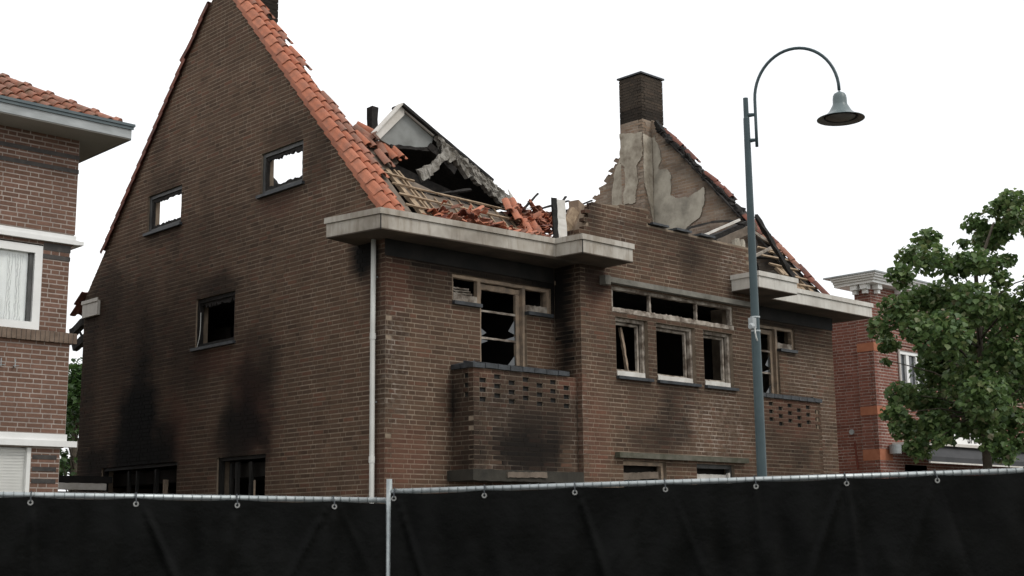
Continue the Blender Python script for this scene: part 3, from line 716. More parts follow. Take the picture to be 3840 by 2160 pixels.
def door_group(a, b, c, d, flip):
    """fanlight - balcony door - fanlight"""
    m = MB(); n = -.075; t = .07
    m.bar(plF.P(a, FT-.025, n), plF.P(d, FT-.025, n), t, .05, 16, .005, Z)
    for u in (a+.022, b+.01, c-.01, d-.022):
        lowv = DB+.0 if u in (b+.01, c-.01) else FB+.02
        m.bar(plF.P(u, lowv, n), plF.P(u, FT-.05, n), t, .055, 14, .003, plF.u)
    o = m.build('balcony_door', 'tan_frame', house)
    m = MB()
    for u0, u1 in ((a+.05, b-.02), (c+.02, d-.05)):
        m = MB(); m.bar(plF.P(u0, FB+.05, n), plF.P(u1, FB+.05, n), .085, .10, 12, .008, Z); m.build('fanlight_rail', 'ash_frame', o)
    m = MB()
    for u in (b+.075, c-.075): m.bar(plF.P(u, DB+.02, n-.05), plF.P(u, FT-.14, n-.05), .05, .065, 14, .004, plF.u)
    m.bar(plF.P(b+.04, FT-.10, n-.05), plF.P(c-.04, FT-.10, n-.05), .05, .075, 10, .007, Z)
    m.build('door_leaf', 'tan_frame', o)
    m = MB()
    for v in (4.655, 4.285, 3.85): m.bar(plF.P(b+.11, v, n-.05), plF.P(c-.11, v, n-.05), .03, .028, 10, .003, Z)
    m.build('glazing_bar', 'ash_frame', o)
    m = MB()
    for (u0, v0), (u1, v1), (u2, v2) in (((b+.11, 4.30), (b+.11, 4.42), (b+.22, 4.36)), ((c-.11, 4.38), (c-.11, 4.60), (c-.24, 4.42)), ((c-.11, 4.30), (c-.11, 4.36), (c-.30, 4.30)), ((b+.11, 4.27), (b+.11, 4.20), (b+.25, 4.25)), ((c-.11, 3.95), (c-.11, 4.10), (c-.25, 3.95))):
        m.prism([plF.P(u0, v0, n-.05), plF.P(u1, v1, n-.05), plF.P(u2, v2, n-.05)], plF.n*.004)
    m.build('pane', 'glass_dark', o, label='broken glass shards left in the balcony door')
    for u0, u1 in ((a, b), (c, d)): sill(o, plF, u0+.02, u1-.02, FB, 'slate', .05, .05, .02)
    return o
o = door_group(*[FL[0][0], FL[1][0], FL[1][1], FL[2][1]], False)
m = MB()
for i in range(4): m.bar(plF.P(1.14, FB+.10+i*.035, -.17), plF.P(1.60-i*.03, FB+.11+i*.03, -.15), .10, .022, 8, .006, Z)
m.build('fallen_slat', 'ash_frame', o)
door_group(FR[0][0], FR[1][0], FR[1][1], FR[2][1], True)

# bay: strip of top lights over three windows
h = BW[0]; m = MB(); n = -.06
m.bar(plB.P(h[0], h[3]-.02, n), plB.P(h[1], h[3]-.02, n), .07, .045, 24, .006, Z)
for u in (h[0]+.022, h[1]-.022): m.bar(plB.P(u, h[2]+.08, n), plB.P(u, h[3]-.05, n), .07, .05, 8, .004, plB.u)
tl = m.build('top_light', 'ash_frame', house)
m = MB(); m.bar(plB.P(h[0], h[2]+.035, n+.02), plB.P(h[1], h[2]+.035, n+.02), .09, .065, 40, .005, Z); m.build('bottom_rail', 'ash_frame', tl)
for u in (4.58, 5.67): one('mullion', 'ash_frame', tl, lambda q: q.bar(plB.P(u, h[2]+.07, n), plB.P(u, h[3]-.04, n), .05, .035, 8, .003, plB.u))
rag(tl, plB, h[0]+.5, h[1]-.9, h[2]+.07, n-.04, 'ash_frame', 'burnt_rubble', .035, False, .05)
for i in (1, 2, 3):
    h = BW[i]; m = MB(); bars(m, plB, h[0], h[1], h[2]+.02, h[3], .048, -.13, -.07, .003); o = m.build('window', 'ash_frame', house)
    one('bottom_rail', 'white_trim', o, lambda q: q.bar(plB.P(h[0]+.05, h[2]+.06, -.08), plB.P(h[1]-.05, h[2]+.06, -.08), .10, .07, 14, .005, Z))
    m = MB(); bars(m, plB, h[0]+.06, h[1]-.06, h[2]+.095, h[3]-.055, .035, -.18, -.135, .003); m.build('casement', 'ash_frame', o)
    sill(o, plB, h[0]+.04, h[1]+.0, h[2]+.015, 'slate', .055, .045, .05)
    if i == 1:
        one('broken_stile', 'tan_frame', o, lambda q: q.bar(plB.P(h[1]-.24, h[2]+.10, -.20), plB.P(h[1]-.34, h[3]-.10, -.24), .04, .04, 10, .006, plB.u))
for i in (4, 5):
    h = BW[i]; m = MB(); bars(m, plB, h[0], h[1], h[2], h[3], .06, -.13, -.06, .004); o = m.build('window', 'tan_frame' if i == 4 else 'grey_frame', house)
    if i == 5:
        one('broken_panel', 'white_trim', o, lambda q: q.bar(plB.P(h[0]+.05, 2.47, -.10), plB.P(h[1]-.12, 2.475, -.10), .05, .09, 16, .007, Z))
        one('stile', 'white_trim', o, lambda q: q.bar(plB.P(h[1]-.10, h[2]+.1, -.05), plB.P(h[1]-.10, h[3]-.12, -.05), .04, .05, 10, .004, plB.u))
    else:
        one('fallen_board', 'underlay', o, lambda q: q.bar(plB.P(h[0]+.05, 2.44, -.08), plB.P(h[1]-.12, 2.48, -.08), .05, .10, 16, .006, Z))
one('lintel', 'concrete', house, lambda m: m.box(plB, 3.48, 6.93, 5.172, 5.25, -.04, .10))
one('lintel', 'concrete', house, lambda m: m.box(plB, 3.45, 3.56, 5.13, 5.26, .002, .115), label='charred end of the upper lintel')
one('lintel', 'moss', house, lambda m: m.box(plB, 3.69, 6.68, 2.70, 2.775, -.04, .09))
one('frieze', 'char_shade_board', house, lambda m: m.box(plF, -.012, 3.03, 5.17, 5.41, -.01, .012), label='blackened frieze board under the left gutter')
one('frieze', 'char_shade_board', house, lambda m: m.box(plF, 7.07, HX+.012, 5.17, 5.41, -.01, .012))
# balconies: slab, coping tiles
for bal, x0, x1, d in ((bal1, 1.02, 3.045, 1), (bal2, 7.055, 9.1, -1)):
    one('balcony_slab', 'concrete_dark', bal, lambda m: m.bar((x0, -.245, 2.405), (x1, -.245, 2.405), .52, .145, 20, .006, Z))
    n = 8
    for i in range(n):
        if d > 0: a = 1.08+i*.225
        else: a = 7.20+i*.228
        if i == n-1 and d < 0: pass
        zt = rnd.uniform(-.004, .004)
        def cp(m):
            q = plC1
            m.hexa([q.P(a, 3.785+zt, .035), q.P(a+.214, 3.785+zt, .035), q.P(a+.214, 3.845+zt, .035), q.P(a, 3.845+zt, .035),
                    q.P(a, 3.785+zt, -.15), q.P(a+.214, 3.785+zt, -.15), q.P(a+.214, 3.885+zt, -.15), q.P(a, 3.885+zt, -.15)])
        one('coping_tile', 'slate', bal, cp)
    pls = plS1 if d > 0 else plS2
    for i in range(2):
        a = .005+i*.195
        def cp(m):
            q = pls; b_ = a+(.185 if i == 0 else .135)
            m.hexa([q.P(a, 3.785, .035), q.P(b_, 3.785, .035), q.P(b_, 3.845, .035), q.P(a, 3.845, .035), q.P(a, 3.785, -.10), q.P(b_, 3.785, -.10), q.P(b_, 3.885, -.10), q.P(a, 3.885, -.10)])
        one('coping_tile', 'slate', bal, cp)
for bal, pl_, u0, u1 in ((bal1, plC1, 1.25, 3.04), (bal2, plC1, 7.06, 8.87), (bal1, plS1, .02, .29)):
    one('hole_shade_sheet', 'char_shade_board', bal, lambda m: m.box(pl_, u0, u1, BBt+.02, 3.76, -.05, -.03))  # added black sheets inside the parapets, standing in for shade in the holes
one('cement_patch', 'underlay', bal1, lambda m: m.bar((1.60, -.512, 2.415), (2.32, -.512, 2.425), .02, .07, 14, .006, Z))
for a, b in ((4.60, 4.98), (5.16, 5.52), (5.74, 6.10)):
    one('coping_tile', 'slate', house, lambda m: m.box(plB, a, b, 6.178+rnd.uniform(0, .006), 6.215, -.26, .05), label='dark coping slab left on the bay parapet')

# ------------------------------------------------------------------ gutters
def gdz(x, y):
    if x < -.3: return -.035 if y < 0 else .03
    if abs(x-2.55) < .1 and y > -.8: return .015
    return .0
def gutter(pts, wallpts, mat, dz, name='gutter'):
    """boxed gutter: outer edge pts (plan), wall side wallpts"""
    m = MB(); zb = 5.40; k_ = len(pts)
    loop = [(x, y, zb+dz(x, y)) for x, y in pts]+[(x, y, zb) for x, y in wallpts]
    m.prism(loop, (0, 0, .17)); g = m.build(name, mat, house)
    m = MB()
    m.prism([(p[0], p[1], p[2]-.014) for p in loop], (0, 0, .011)); m.build('soffit', 'soffit', g)
    for i in range(k_-1):
        a = Vector((*pts[i], zb+dz(*pts[i])+.212)); b = Vector((*pts[i+1], zb+dz(*pts[i+1])+.212))
        d = (b-a).normalized(); out = Vector((d.y, -d.x, 0)) if True else None
        mid = (a+b)/2
        # extend/shorten at corners so that the lips butt
        s0 = a-d*.021 if i % 2 == 0 else a+d*.023
        s1 = b+d*.021 if i % 2 == 0 else b-d*.023
        q = MB(); q.bar(s0, s1, .045, .075, 1, 0, Z); q.build('gutter_lip', mat, g)
    return g
gl = gutter([(-.50, .60), (-.50, -.53), (2.55, -.53), (2.55, -1.04), (3.57, -1.04), (3.57, -.512)], [(3.046, -.512), (3.046, -.014), (-.004, -.014), (-.004, .60)], 'gutter', gdz)
gr = gutter([(6.53, -.512), (6.53, -1.04), (7.55, -1.04), (7.55, -.53), (10.6, -.53), (10.6, .60)], [(10.104, .60), (10.104, -.014), (7.054, -.014), (7.054, -.512)], 'gutter_w', lambda x, y: 0)
for x, y in ((-.503, -.533), (3.0-.453, -1.043)):
    one('joint_strip', 'char_shade_board', gl, lambda m: m.abox((x-.004, y-.004, 5.375+gdz(x, y)), (x+.006, y+.006, 5.57+gdz(x, y))))
one('gutter_end', 'gutter_w', house, lambda m: (m.abox((-.055, 7.72, 5.37), (-.004, 8.27, 5.62)), m.abox((-.07, 7.70, 5.60), (-.056, 8.29, 5.66))), label='white gutter end at the rear of the gable')
m = MB(); m.tube([(-.065, .17, -.02), (-.065, .17, 2.2), (-.068, .172, 4.2), (-.065, .17, 5.41)], .033, 14)
dp = m.build('downpipe', 'pipe', house, smooth=True)
for z in (2.55, 4.10): one('pipe_collar', 'pipe', dp, lambda q: q.tube([(-.0665, .171, z), (-.0665, .171, z+.08)], .039, 14), smooth=False)
for z in (1.3, 3.3, 4.9): one('pipe_bracket', 'galv', dp, lambda q: q.abox((-.05, .16, z), (.0, .18, z+.02)))

# ------------------------------------------------------------------ roof tiles
RN = Vector((0, -RS_, 1)).normalized(); RU = Vector((0, 1, RS_)).normalized()
def RP(x, y, h=0.0): return Vector((x, y, 5.72+RS_*y))+RN*h
def tile_mesh(name, mat, w=.235, L=.34, roll=.055, verge=False, broken=None, seed=0, mirror=False):
    """clay pan tile: x across, y up the slope, z off the roof"""
    rr = random.Random(seed)
    prof = []
    if verge: prof += [(-.015, -.085), (-.022, -.03)]
    N_ = 7
    for i in range(N_+1):
        t = i/N_; prof.append((t*.125, .004+roll*math.sin(math.pi*t)**.8))
    for i in range(1, 5):
        t = i/4; prof.append((.125+t*(w-.125), .004-.012*math.sin(math.pi*t)))
    if mirror: prof = [(-x, z) for x, z in prof]
    t_ = .013; m = MB(); k_ = len(prof)
    cut = [0.0]*k_; cut2 = [0.0]*k_
    if broken:
        for i in range(k_): cut[i] = max(0, broken*L*(.5+.5*math.sin(i*.7+seed))+rr.uniform(-.03, .03)); cut2[i] = max(0, rr.uniform(0, .05))
    lift = .034
    for (x, z), c, c2 in zip(prof, cut, cut2):
        for yy, dz in ((c2, lift), (L-c, 0.0)):
            m.v.append(Vector((x, yy, z+dz+t_))); m.v.append(Vector((x, yy, z+dz)))
    for i in range(k_-1):
        a = 4*i; b = 4*(i+1)
        for q in ((a, b, b+2, a+2), (a+1, a+3, b+3, b+1), (a, a+1, b+1, b), (a+2, b+2, b+3, a+3)): m.f.append(q); m.tone.append(0)
    m.f.append((0, 2, 3, 1)); e = 4*(k_-1); m.f.append((e, e+1, e+3, e+2)); m.tone += [0, 0]
    me = m.mesh(name, False, True); me.materials.append(M[mat]); return me
T_V = tile_mesh('verge_tile', 'tile', w=.185, roll=.070, verge=True)
T_S = tile_mesh('roof_tile', 'tile', w=.185); T_W = tile_mesh('roof_tile', 'tile_worn', w=.185); T_B = tile_mesh('roof_tile', 'tile_burnt'); T_M = tile_mesh('roof_tile', 'tile_mossy')
T_VB = tile_mesh('verge_tile', 'tile_burnt', roll=.06, verge=True)
T_VB2 = tile_mesh('verge_tile', 'tile_burnt', roll=.06, verge=True, mirror=True)
FR_ = [tile_mesh('tile_fragment', mt, broken=b, seed=s) for mt in ('tile', 'tile_worn', 'tile_burnt', 'tile') for b, s in ((.45, 1), (.62, 3), (.3, 5))]
def frame_on_roof(p, rot=0.0, tilt=0.0, front=True):
    y = RU if front else Vector((0, -1, RS_)).normalized(); n = RN if front else Vector((0, RS_, 1)).normalized()
    x = y.cross(n)
    mw = Matrix(((x.x, y.x, n.x, p.x), (x.y, y.y, n.y, p.y), (x.z, y.z, n.z, p.z), (0, 0, 0, 1)))
    return mw @ Matrix.Rotation(rot, 4, 'Z') @ Matrix.Rotation(tilt, 4, 'X')
NC = [2, 2, 2, 2, 3, 3, 3, 4, 3, 3, 3, 3, 2, 2, 2, 3, 3, 2, 3, 3, 2, 3, 3, 2, 2, 3]
YS = .245/math.sqrt(1+RS_**2)
roof = one('roof_boarding', 'underlay', house, lambda m: m.prism([RP(.02, -.10, .012), RP(.46, -.10, .012), RP(.46, .70, .012), RP(.92, .92, .012), RP(1.0, 1.2, .012), RP(.38, 1.4, .012), RP(.33, 3.6, .012), RP(.02, 4.05, .012)], RN*.018), label='strip of roof boarding under the gable tiles')
for r_, nc in enumerate(NC):
    y = -.125+r_*YS
    if y > 3.78: break
    for c_ in range(nc):
        x = -.05+c_*.138+(.02 if c_ else 0)
        j = rnd.uniform(-1, 1)
        me = T_V if c_ == 0 else (T_S if rnd.random() < (.85 if c_ < 2 else .35) else T_W)
        if r_ > 21 and c_ > 0 and rnd.random() < .7: me = T_W
        rot = j*.012 if c_ < 3 else j*.12
        p = RP(x, y, .034+(0.01 if c_ > 2 else 0)) + Vector((j*.004, 0, 0))
        put(me, 'verge_tile' if c_ == 0 else 'roof_tile', frame_on_roof(p, rot), roof)
for x, y, ro, h_ in ((.62, 1.22, .5, .06), (.78, 1.30, .9, .08), (.66, 1.02, -.2, .05), (.82, .98, .15, .05), (.96, 1.02, .2, .06), (.56, 1.12, .1, .04), (.60, .86, 0, .04)):
    put(T_S if x > .7 else T_W, 'roof_tile', frame_on_roof(RP(x-.08, y-.1, h_), ro, .05), roof)
# rear verge, seen edge-on against the sky
rb = one('roof_boarding', 'char', house, lambda m: m.prism([(.03, 8.3, 5.742), (.30, 8.3, 5.742), (.30, 4.35, 10.067), (.03, 4.35, 10.067)], Vector((0, RS_, 1)).normalized()*.018))
RN2 = Vector((0, RS_, 1)).normalized()
for i in range(24):
    y = 8.05-i*YS
    if y < 4.5: break
    if i < 3 : continue
    p = Vector((-.045, y+.12, 5.72+RS_*(2*AP-y-.12)))+RN2*(.030+(0.05 if i == 18 else 0))
    mw = frame_on_roof(p, 0, -.10 if i == 18 else 0, False)
    put(T_VB2, 'verge_tile', mw, rb)
for p, q in (((.06, 8.30, 5.80), .55), ((.10, 8.52, 5.64), .55)):
    mw = Matrix.Translation(p) @ Matrix.Rotation(math.pi, 4, 'Z') @ Matrix.Rotation(R(38), 4, 'X') @ Matrix.Translation((-.1, -.30, 0))
    put(T_B, 'roof_tile', mw, rb)
one('burnt_rafter', 'char', house, lambda m: m.bar((.10, 8.10, 5.46), (.06, 8.86, 5.19), .10, .13, 8, .012))
one('burnt_rafter', 'char', house, lambda m: m.bar((.10, 8.20, 5.12), (.06, 8.74, 4.92), .10, .13, 8, .012))
one('burnt_rafter', 'char', house, lambda m: m.bar((.06, 8.62, 5.24), (.06, 8.40, 5.02), .03, .03, 4, .003))

# what is left of the front roof: boarding, battens, rafters
fr = one('roof_boarding', 'underlay', house, lambda m: m.prism([RP(.68, -.13, -.02), RP(3.1, -.13, -.02), RP(3.1, .55, -.02), RP(2.75, .40, -.02), RP(1.4, .52, -.02), RP(.90, .70, -.02), RP(.68, .74, -.02)], RN*.018), label='bare grey roof boarding with battens above the gutter')
for i, y in enumerate((-.02, .145, .31, .475, .64)):
    x1 = (2.55, 2.62, 2.75, 2.70, .95)[i]
    one('batten', 'wood', fr, lambda m: m.bar(RP(.42+rnd.uniform(0, .06), y+.02, .045), RP(x1, y-.02, .04), .024, .022, 10, .004, RN))
for i in range(9):
    x = .98+i*.22+rnd.uniform(-.03, .03)
    one('counter_batten', 'wood', fr, lambda m: m.bar(RP(x, -.10, .012), RP(x-.02, .42+rnd.uniform(0, .10), .012), .018, .018, 6, .003, RN))
for x, w in ((.66, .085), (.80, .03), (.87, .03)):
    one('rafter', 'wood', fr, lambda m: m.bar(RP(x+.06, -.10, -.0), RP(x-.06, .78, .0), w, .05, 8, .004, RN))
def _rubble(m):
    m.bar(RP(.9, .52, -.02), RP(2.7, .42, -.04), .05, .06, 30, .018, RN); m.bar(RP(1.3, .56, -.06), RP(1.95, .62, .10), .035, .04, 8, .006, RN)
one('burnt_edge', 'char', fr, _rubble)

# ------------------------------------------------------------------ collapsed dormer
DY = 1.0
A = Vector((1.0, DY, 7.60)); E_ = Vector((3.20, DY, 6.56)); B_ = Vector((.54, DY, 7.10)); back = Vector((0, 1.9, 0))
dorm = one('dormer', 'char', house, lambda m: (m.prism([A, E_, E_+back, A+(E_-A)*.38+back], (-.02, 0, -.05)),), label='burnt open dormer with white barge board and hanging insulation')
rk = (E_-A).normalized(); lk = (B_-A).normalized()
one('dormer_roof_edge', 'char_shade_board', dorm, lambda m: m.bar(A+Vector((-.02, .0, .008)), E_+Vector((-.5, .0, .245)), .26, .04, 12, .002, Z))
one('barge_board', 'white_trim', dorm, lambda m: m.prism([A+Vector((0, -.07, 0)), A+Vector((.05, -.07, -.035)), A+Vector((.045, -.07, -.13)), B_+Vector((.085, -.07, -.06)), B_+Vector((0, -.07, 0))], (0, .05, 0)))
one('barge_trim', 'white_trim', dorm, lambda m: m.bar(A+Vector((-.015, -.06, .02)), B_+Vector((-.015, -.06, .012)), .13, .02, 1, 0, Z))
one('dormer_panel', 'panel', dorm, lambda m: m.prism([A+Vector((.03, -.02, -.10)), A+Vector((.07, -.02, -.06)), Vector((1.62, DY-.02, 7.265)), Vector((1.58, DY-.02, 7.13)), Vector((1.28, DY-.02, 7.04)), Vector((.88, DY-.02, 6.99)), Vector((.62, DY-.02, 7.06))], (0, .04, 0)))
one('panel_trim', 'white_trim', dorm, lambda m: m.bar(A+Vector((.06, -.05, -.055)), Vector((1.60, DY-.05, 7.285)), .03, .02, 1, 0, Z))
one('burnt_beam', 'char', dorm, lambda m: (m.bar((.84, DY-.01, 6.985), (1.56, DY-.01, 7.075), .06, .05, 10, .008, Z), m.bar((1.52, DY-.02, 7.12), (1.98, DY-.04, 6.82), .10, .10, 8, .012, Z)))
def insul(m):
    N_ = 46; rows = []
    for i in range(N_+1):
        t = i/N_; x = 1.62+t*1.62; top = A.z+(x-A.x)*(E_.z-A.z)/(E_.x-A.x)-.03
        h = (.24+.13*noise.noise(Vector((t*9, 1, 0)))+.10*noise.noise(Vector((t*31, 4, 0))))*(1.0 if t < .85 else 1.3)
        row = []
        for j in range(7):
            s = j/6; row.append(Vector((x+.02*rnd.uniform(-1, 1)+.10*s, DY-.12-.05*noise.noise(Vector((t*26, s*3, 2)))-.03*rnd.random(), top-h*s)))
        rows.append(row)
    i0 = len(m.v)
    for r in rows: m.v += r
    m.v += [v+Vector((0, .09, 0)) for r in rows for v in r]; nn = (N_+1)*7
    for i in range(N_):
        for j in range(6):
            a = i0+i*7+j
            m.f.append((a, a+1, a+8, a+7)); m.f.append((a+nn, a+7+nn, a+8+nn, a+1+nn)); m.tone += [0, 0]
        for j in (0, 6):
            a = i0+i*7+j; m.f.append((a, a+7, a+7+nn, a+nn)); m.tone.append(0)
one('insulation', 'insul', dorm, insul)
one('insulation', 'insul', dorm, lambda m: (m.bar((1.80, DY-.13, 7.08), (1.45, DY-.16, 6.72), .05, .12, 8, .022, Z), m.bar((1.45, DY-.16, 6.72), (1.22, DY-.2, 6.60), .05, .16, 6, .03, Z)))
one('flashing', 'white_trim', dorm, lambda m: (m.prism([(2.98, DY-.2, 6.50), (3.12, DY-.22, 6.52), (3.16, DY-.20, 6.40), (3.05, DY-.19, 6.36)], (0, .02, 0)), m.prism([(2.92, DY-.2, 6.70), (3.08, DY-.2, 6.55), (3.0, DY-.2, 6.52)], (0, .01, 0))))
one('burnt_post', 'char', house, lambda m: m.bar((1.05, 1.62, 5.32), (1.02, 1.62, 7.74), .11, .11, 14, .010))
one('burnt_rafter', 'char', house, lambda m: m.bar((1.3, 2.3, 5.35), (1.0, 5.6, 7.35), .12, .16, 14, .02))
one('burnt_rafter', 'char', house, lambda m: m.bar((.24, 3.4, 7.02), (1.1, 4.0, 6.92), .10, .16, 8, .02))
one('burnt_rafter', 'char', house, lambda m: m.bar((.24, 3.2, 6.66), (1.6, 4.4, 6.72), .10, .10, 8, .02))
one('burnt_purlin', 'char', house, lambda m: m.bar((.22, 1.30, 6.95), (2.9, 1.15, 6.35), .10, .14, 12, .015))

# ------------------------------------------------------------------ far right of the roof
fb = one('roof_boarding', 'char', house, lambda m: m.prism([RP(9.55, .55, -.02), RP(10.02, -.1, -.02), RP(10.02, 3.4, -.02), RP(9.8, 3.4, -.02), RP(9.72, 1.3, -.02)], RN*.018), label='charred roof edge along the far gable')
for r_ in range(24):
    y = -.125+r_*YS
    for c_ in range(2):
        if r_ < 4 and c_ == 1: continue
        if r_ in (4, 5, 11, 18) and c_ == 1: continue
        if 10 <= r_ <= 22 and (c_ == 1 or rnd.random() < .45): continue
        if r_ > 21: continue
        x = 9.90-c_*.20
        me = T_W if 1 < r_ < 8 and rnd.random() < .6 else T_B
        put(me, 'roof_tile', frame_on_roof(RP(x, y, .006+.012*rnd.random()), rnd.uniform(-.2, .2) if r_ > 9 else rnd.uniform(-.08, .08), rnd.uniform(-.05, .12)), fb)
for i in range(60):
    y = 1.0+i*.045; one('charred_lump', 'char', fb, lambda m: m.bar(RP(9.80+rnd.uniform(0, .2), y, .0), RP(9.88+rnd.uniform(-.1, .18), y+rnd.uniform(.08, .25), rnd.uniform(.0, .04)), rnd.uniform(.05, .13), rnd.uniform(.05, .11), 3, .022, RN))
for y, x0 in ((.02, 9.35), (.20, 9.42), (.37, 9.25), (.55, 9.05), (.72, 8.95), (.90, 9.2), (.85, 9.5)):
    one('batten', 'wood', fb, lambda m: m.bar(RP(x0, y, .02), RP(10.0, y+rnd.uniform(-.02, .02), .02), .035, .03, 6, .004, RN))
for x in (9.42, 9.55, 9.80):
    one('rafter', 'wood', fb, lambda m: m.bar(RP(x, -.15, -.03), RP(x-.10, .55+.4*(x > 9.7), -.03), .11, .05, 8, .006, RN))
one('burnt_purlin', 'char', fb, lambda m: m.bar((8.0, .78, 6.40), (9.9, .95, 6.66), .10, .10, 10, .012))
one('fallen_beam', 'char', house, lambda m: m.bar((4.62, .24, 5.40), (8.05, .22, 6.84), .16, .15, 16, .010))
one('fallen_beam', 'underlay', house, lambda m: m.bar((6.9, .03, 6.30), (7.98, .02, 6.76), .05, .13, 10, .008))
one('fallen_lath', 'white_trim', house, lambda m: m.bar((6.5, .08, 6.36), (7.62, .08, 6.83), .025, .04, 8, .003))
one('bent_strip', 'char', house, lambda m: [m.bar(a, b, .05, .035, 3, .004) for a, b in (((6.05, .15, 6.35), (6.40, .15, 6.53)), ((6.40, .15, 6.53), (6.95, .15, 6.70)), ((6.95, .15, 6.70), (7.4, .15, 6.79)), ((7.4, .15, 6.79), (7.85, .15, 6.80)))])
one('bent_frame', 'ash_frame', house, lambda m: (m.bar((8.02, .2, 6.76), (8.76, .2, 6.56), .04, .05, 8, .004), m.bar((8.76, .2, 6.56), (8.1, .2, 6.27), .04, .05, 8, .004)))
one('fallen_beam', 'char', house, lambda m: m.bar((7.9, .3, 5.34), (8.7, .6, 6.68), .13, .12, 10, .012))
one('fallen_beam', 'char', house, lambda m: m.bar((7.7, -.2, 6.86), (9.3, .2, 6.02), .06, .08, 10, .012))
one('charred_board', 'char', house, lambda m: m.prism([(7.3, .5, 5.34), (9.4, .8, 5.34), (9.5, 1.1, 6.5), (8.6, .9, 6.55), (7.8, .7, 6.45)], (0, .05, 0)))
one('plaster_remnant', 'interior_wall', house, lambda m: m.prism([(8.55, .3, 5.62), (9.15, .3, 5.62), (9.12, .3, 6.05), (8.85, .3, 6.16), (8.5, .3, 6.08)], (0, .05, 0)))
rag(house, plB, 6.75, 7.02, 6.18, -.12, 'plaster_grey', 'wall_remnant', .16, False, .06)

# ------------------------------------------------------------------ rubble: broken tiles in the gutter
heap = thing('tile_rubble', 'heap of broken orange roof tiles lying in the left gutter', 'rubble', (1.6, -.25, 5.57))
heap2 = thing('tile_rubble', 'steep pile of shattered tiles beside the leaning white board', 'rubble', (2.6, .0, 5.7))
def scatter(parent, n, fx, fy, fz, spread):
    for i in range(n):
        t = rnd.random(); x = fx(t); y = fy(t, x)
        z = fz(x, y)+rnd.uniform(0, 1)**1.5*spread(x)
        me = rnd.choice(FR_)
        mw = Matrix.Translation((x, y, z)) @ Matrix.Rotation(rnd.uniform(0, 6.28), 4, 'Z') @ Matrix.Rotation(rnd.gauss(0, .38), 4, 'X') @ Matrix.Rotation(rnd.gauss(0, .35), 4, 'Y') @ Matrix.Translation((-.11, -.15, 0))
        s = rnd.uniform(.38, .82)
        put(me, 'tile_fragment', mw @ Matrix.Diagonal((s, s, s, 1)), parent)
def floorz(x, y): return max(5.60, 5.74+RS_*y)
def hs(x): return .24*math.exp(-((x-1.2)/.32)**2)+.03+.05*math.exp(-((x-2.3)/.3)**2)
scatter(heap, 190, lambda t: .80+t*1.85, lambda t, x: rnd.uniform(-.44, .10), floorz, hs)
scatter(heap2, 85, lambda t: 2.55+t*.55, lambda t, x: rnd.uniform(-.30, .50), floorz, lambda x: .10)
scatter(heap2, 20, lambda t: 3.1+t*.35, lambda t, x: rnd.uniform(.2, .55), floorz, lambda x: .10)
for x, y, ro in ((2.42, .02, -.35), (2.38, .19, -.32), (2.60, .02, -.3), (2.34, .34, -.4), (2.52, .37, -.35)):
    put(T_S, 'roof_tile', frame_on_roof(RP(x, y, .09), ro, .04), heap2)
bd = one('leaning_board', 'white_trim', None, lambda m: m.bar((2.86, -.34, 5.60), (2.80, -.36, 6.29), .22, .04, 10, .006, Vector((0, 1, 0))))
tag(bd, 'scorched pale board standing upright in the gutter corner', 'board')
one('board_edge', 'char_shade_board', bd, lambda m: m.bar((2.738, -.36, 5.60), (2.685, -.38, 6.30), .028, .09, 8, .006, Vector((1, 0, 0))))
def _scr(m):
    m.bar((3.22, .1, 5.75), (3.62, .1, 6.36), .14, .05, 8, .01, Vector((0, 1, 0)))
one('fallen_board', 'wood', house, _scr)
one('brick_lump', 'brick_in', house, lambda m: m.bar((3.55, .2, 6.0), (3.82, .2, 6.50), .20, .22, 4, .03))
for a, b in (((3.3, .45, 6.20), (4.55, .62, 6.76)), ((3.2, .5, 6.30), (4.42, .60, 6.62)), ((3.5, .5, 6.25), (4.05, .7, 6.75)), ((3.15, .4, 6.35), (3.9, .5, 6.62)), ((2.9, .5, 6.30), (3.35, .6, 6.66))):
    one('burnt_lath', 'char', house, lambda m: m.bar(a, b, .03, .025, 6, .006))

# ================================================================== house on the left
lh = thing('brick_house', 'brown brick house with white window and zinc gutter, left of the burnt house', 'house', (-5, 6, 0))
YN = 3.2; LX = -2.65; LW = -9.6
plL = PL((0, YN, 0), (1, 0, 0), (0, -1, 0)); plL2 = PL((0, YN+.22, 0), (1, 0, 0), (0, -1, 0)); plLS = PL((LX, YN, 0), (0, 1, 0), (1, 0, 0))
LWIN = [(-5.05, -3.075, sn(4.28), sn(5.40)), (-8.9, -6.9, sn(4.28), sn(5.40)), (-5.05, -3.09, sn(.9), sn(2.80)), (-8.9, -6.9, sn(.9), sn(2.80))]
def lhi(v): return -2.71 if (4.27 < v < 5.40 or v < 2.79) else LX
wL = Wall(plL, 0, 6.90, lambda v: LW, lhi, LWIN+[(LW, LX, sn(5.43), sn(5.56)), (LW, LX, sn(2.80), sn(2.97)), (LW, LX, sn(4.14), sn(4.28))], maskf=clean_mask, seed=41, joint=.0065)
wL2 = Wall(plL2, 0, 5.40, lambda v: -2.80, lambda v: LX, (), maskf=clean_mask, seed=42, joint=.0065)
wLS = Wall(plLS, 0, 6.90, lambda v: .23, lambda v: 7.0, (), maskf=clean_mask, seed=43, joint=.0065)
m = MB(); [emit_mortar(m, w) for w in (wL, wL2, wLS)]; lw = m.build('wall', 'mortar_l', lh, fix=False)
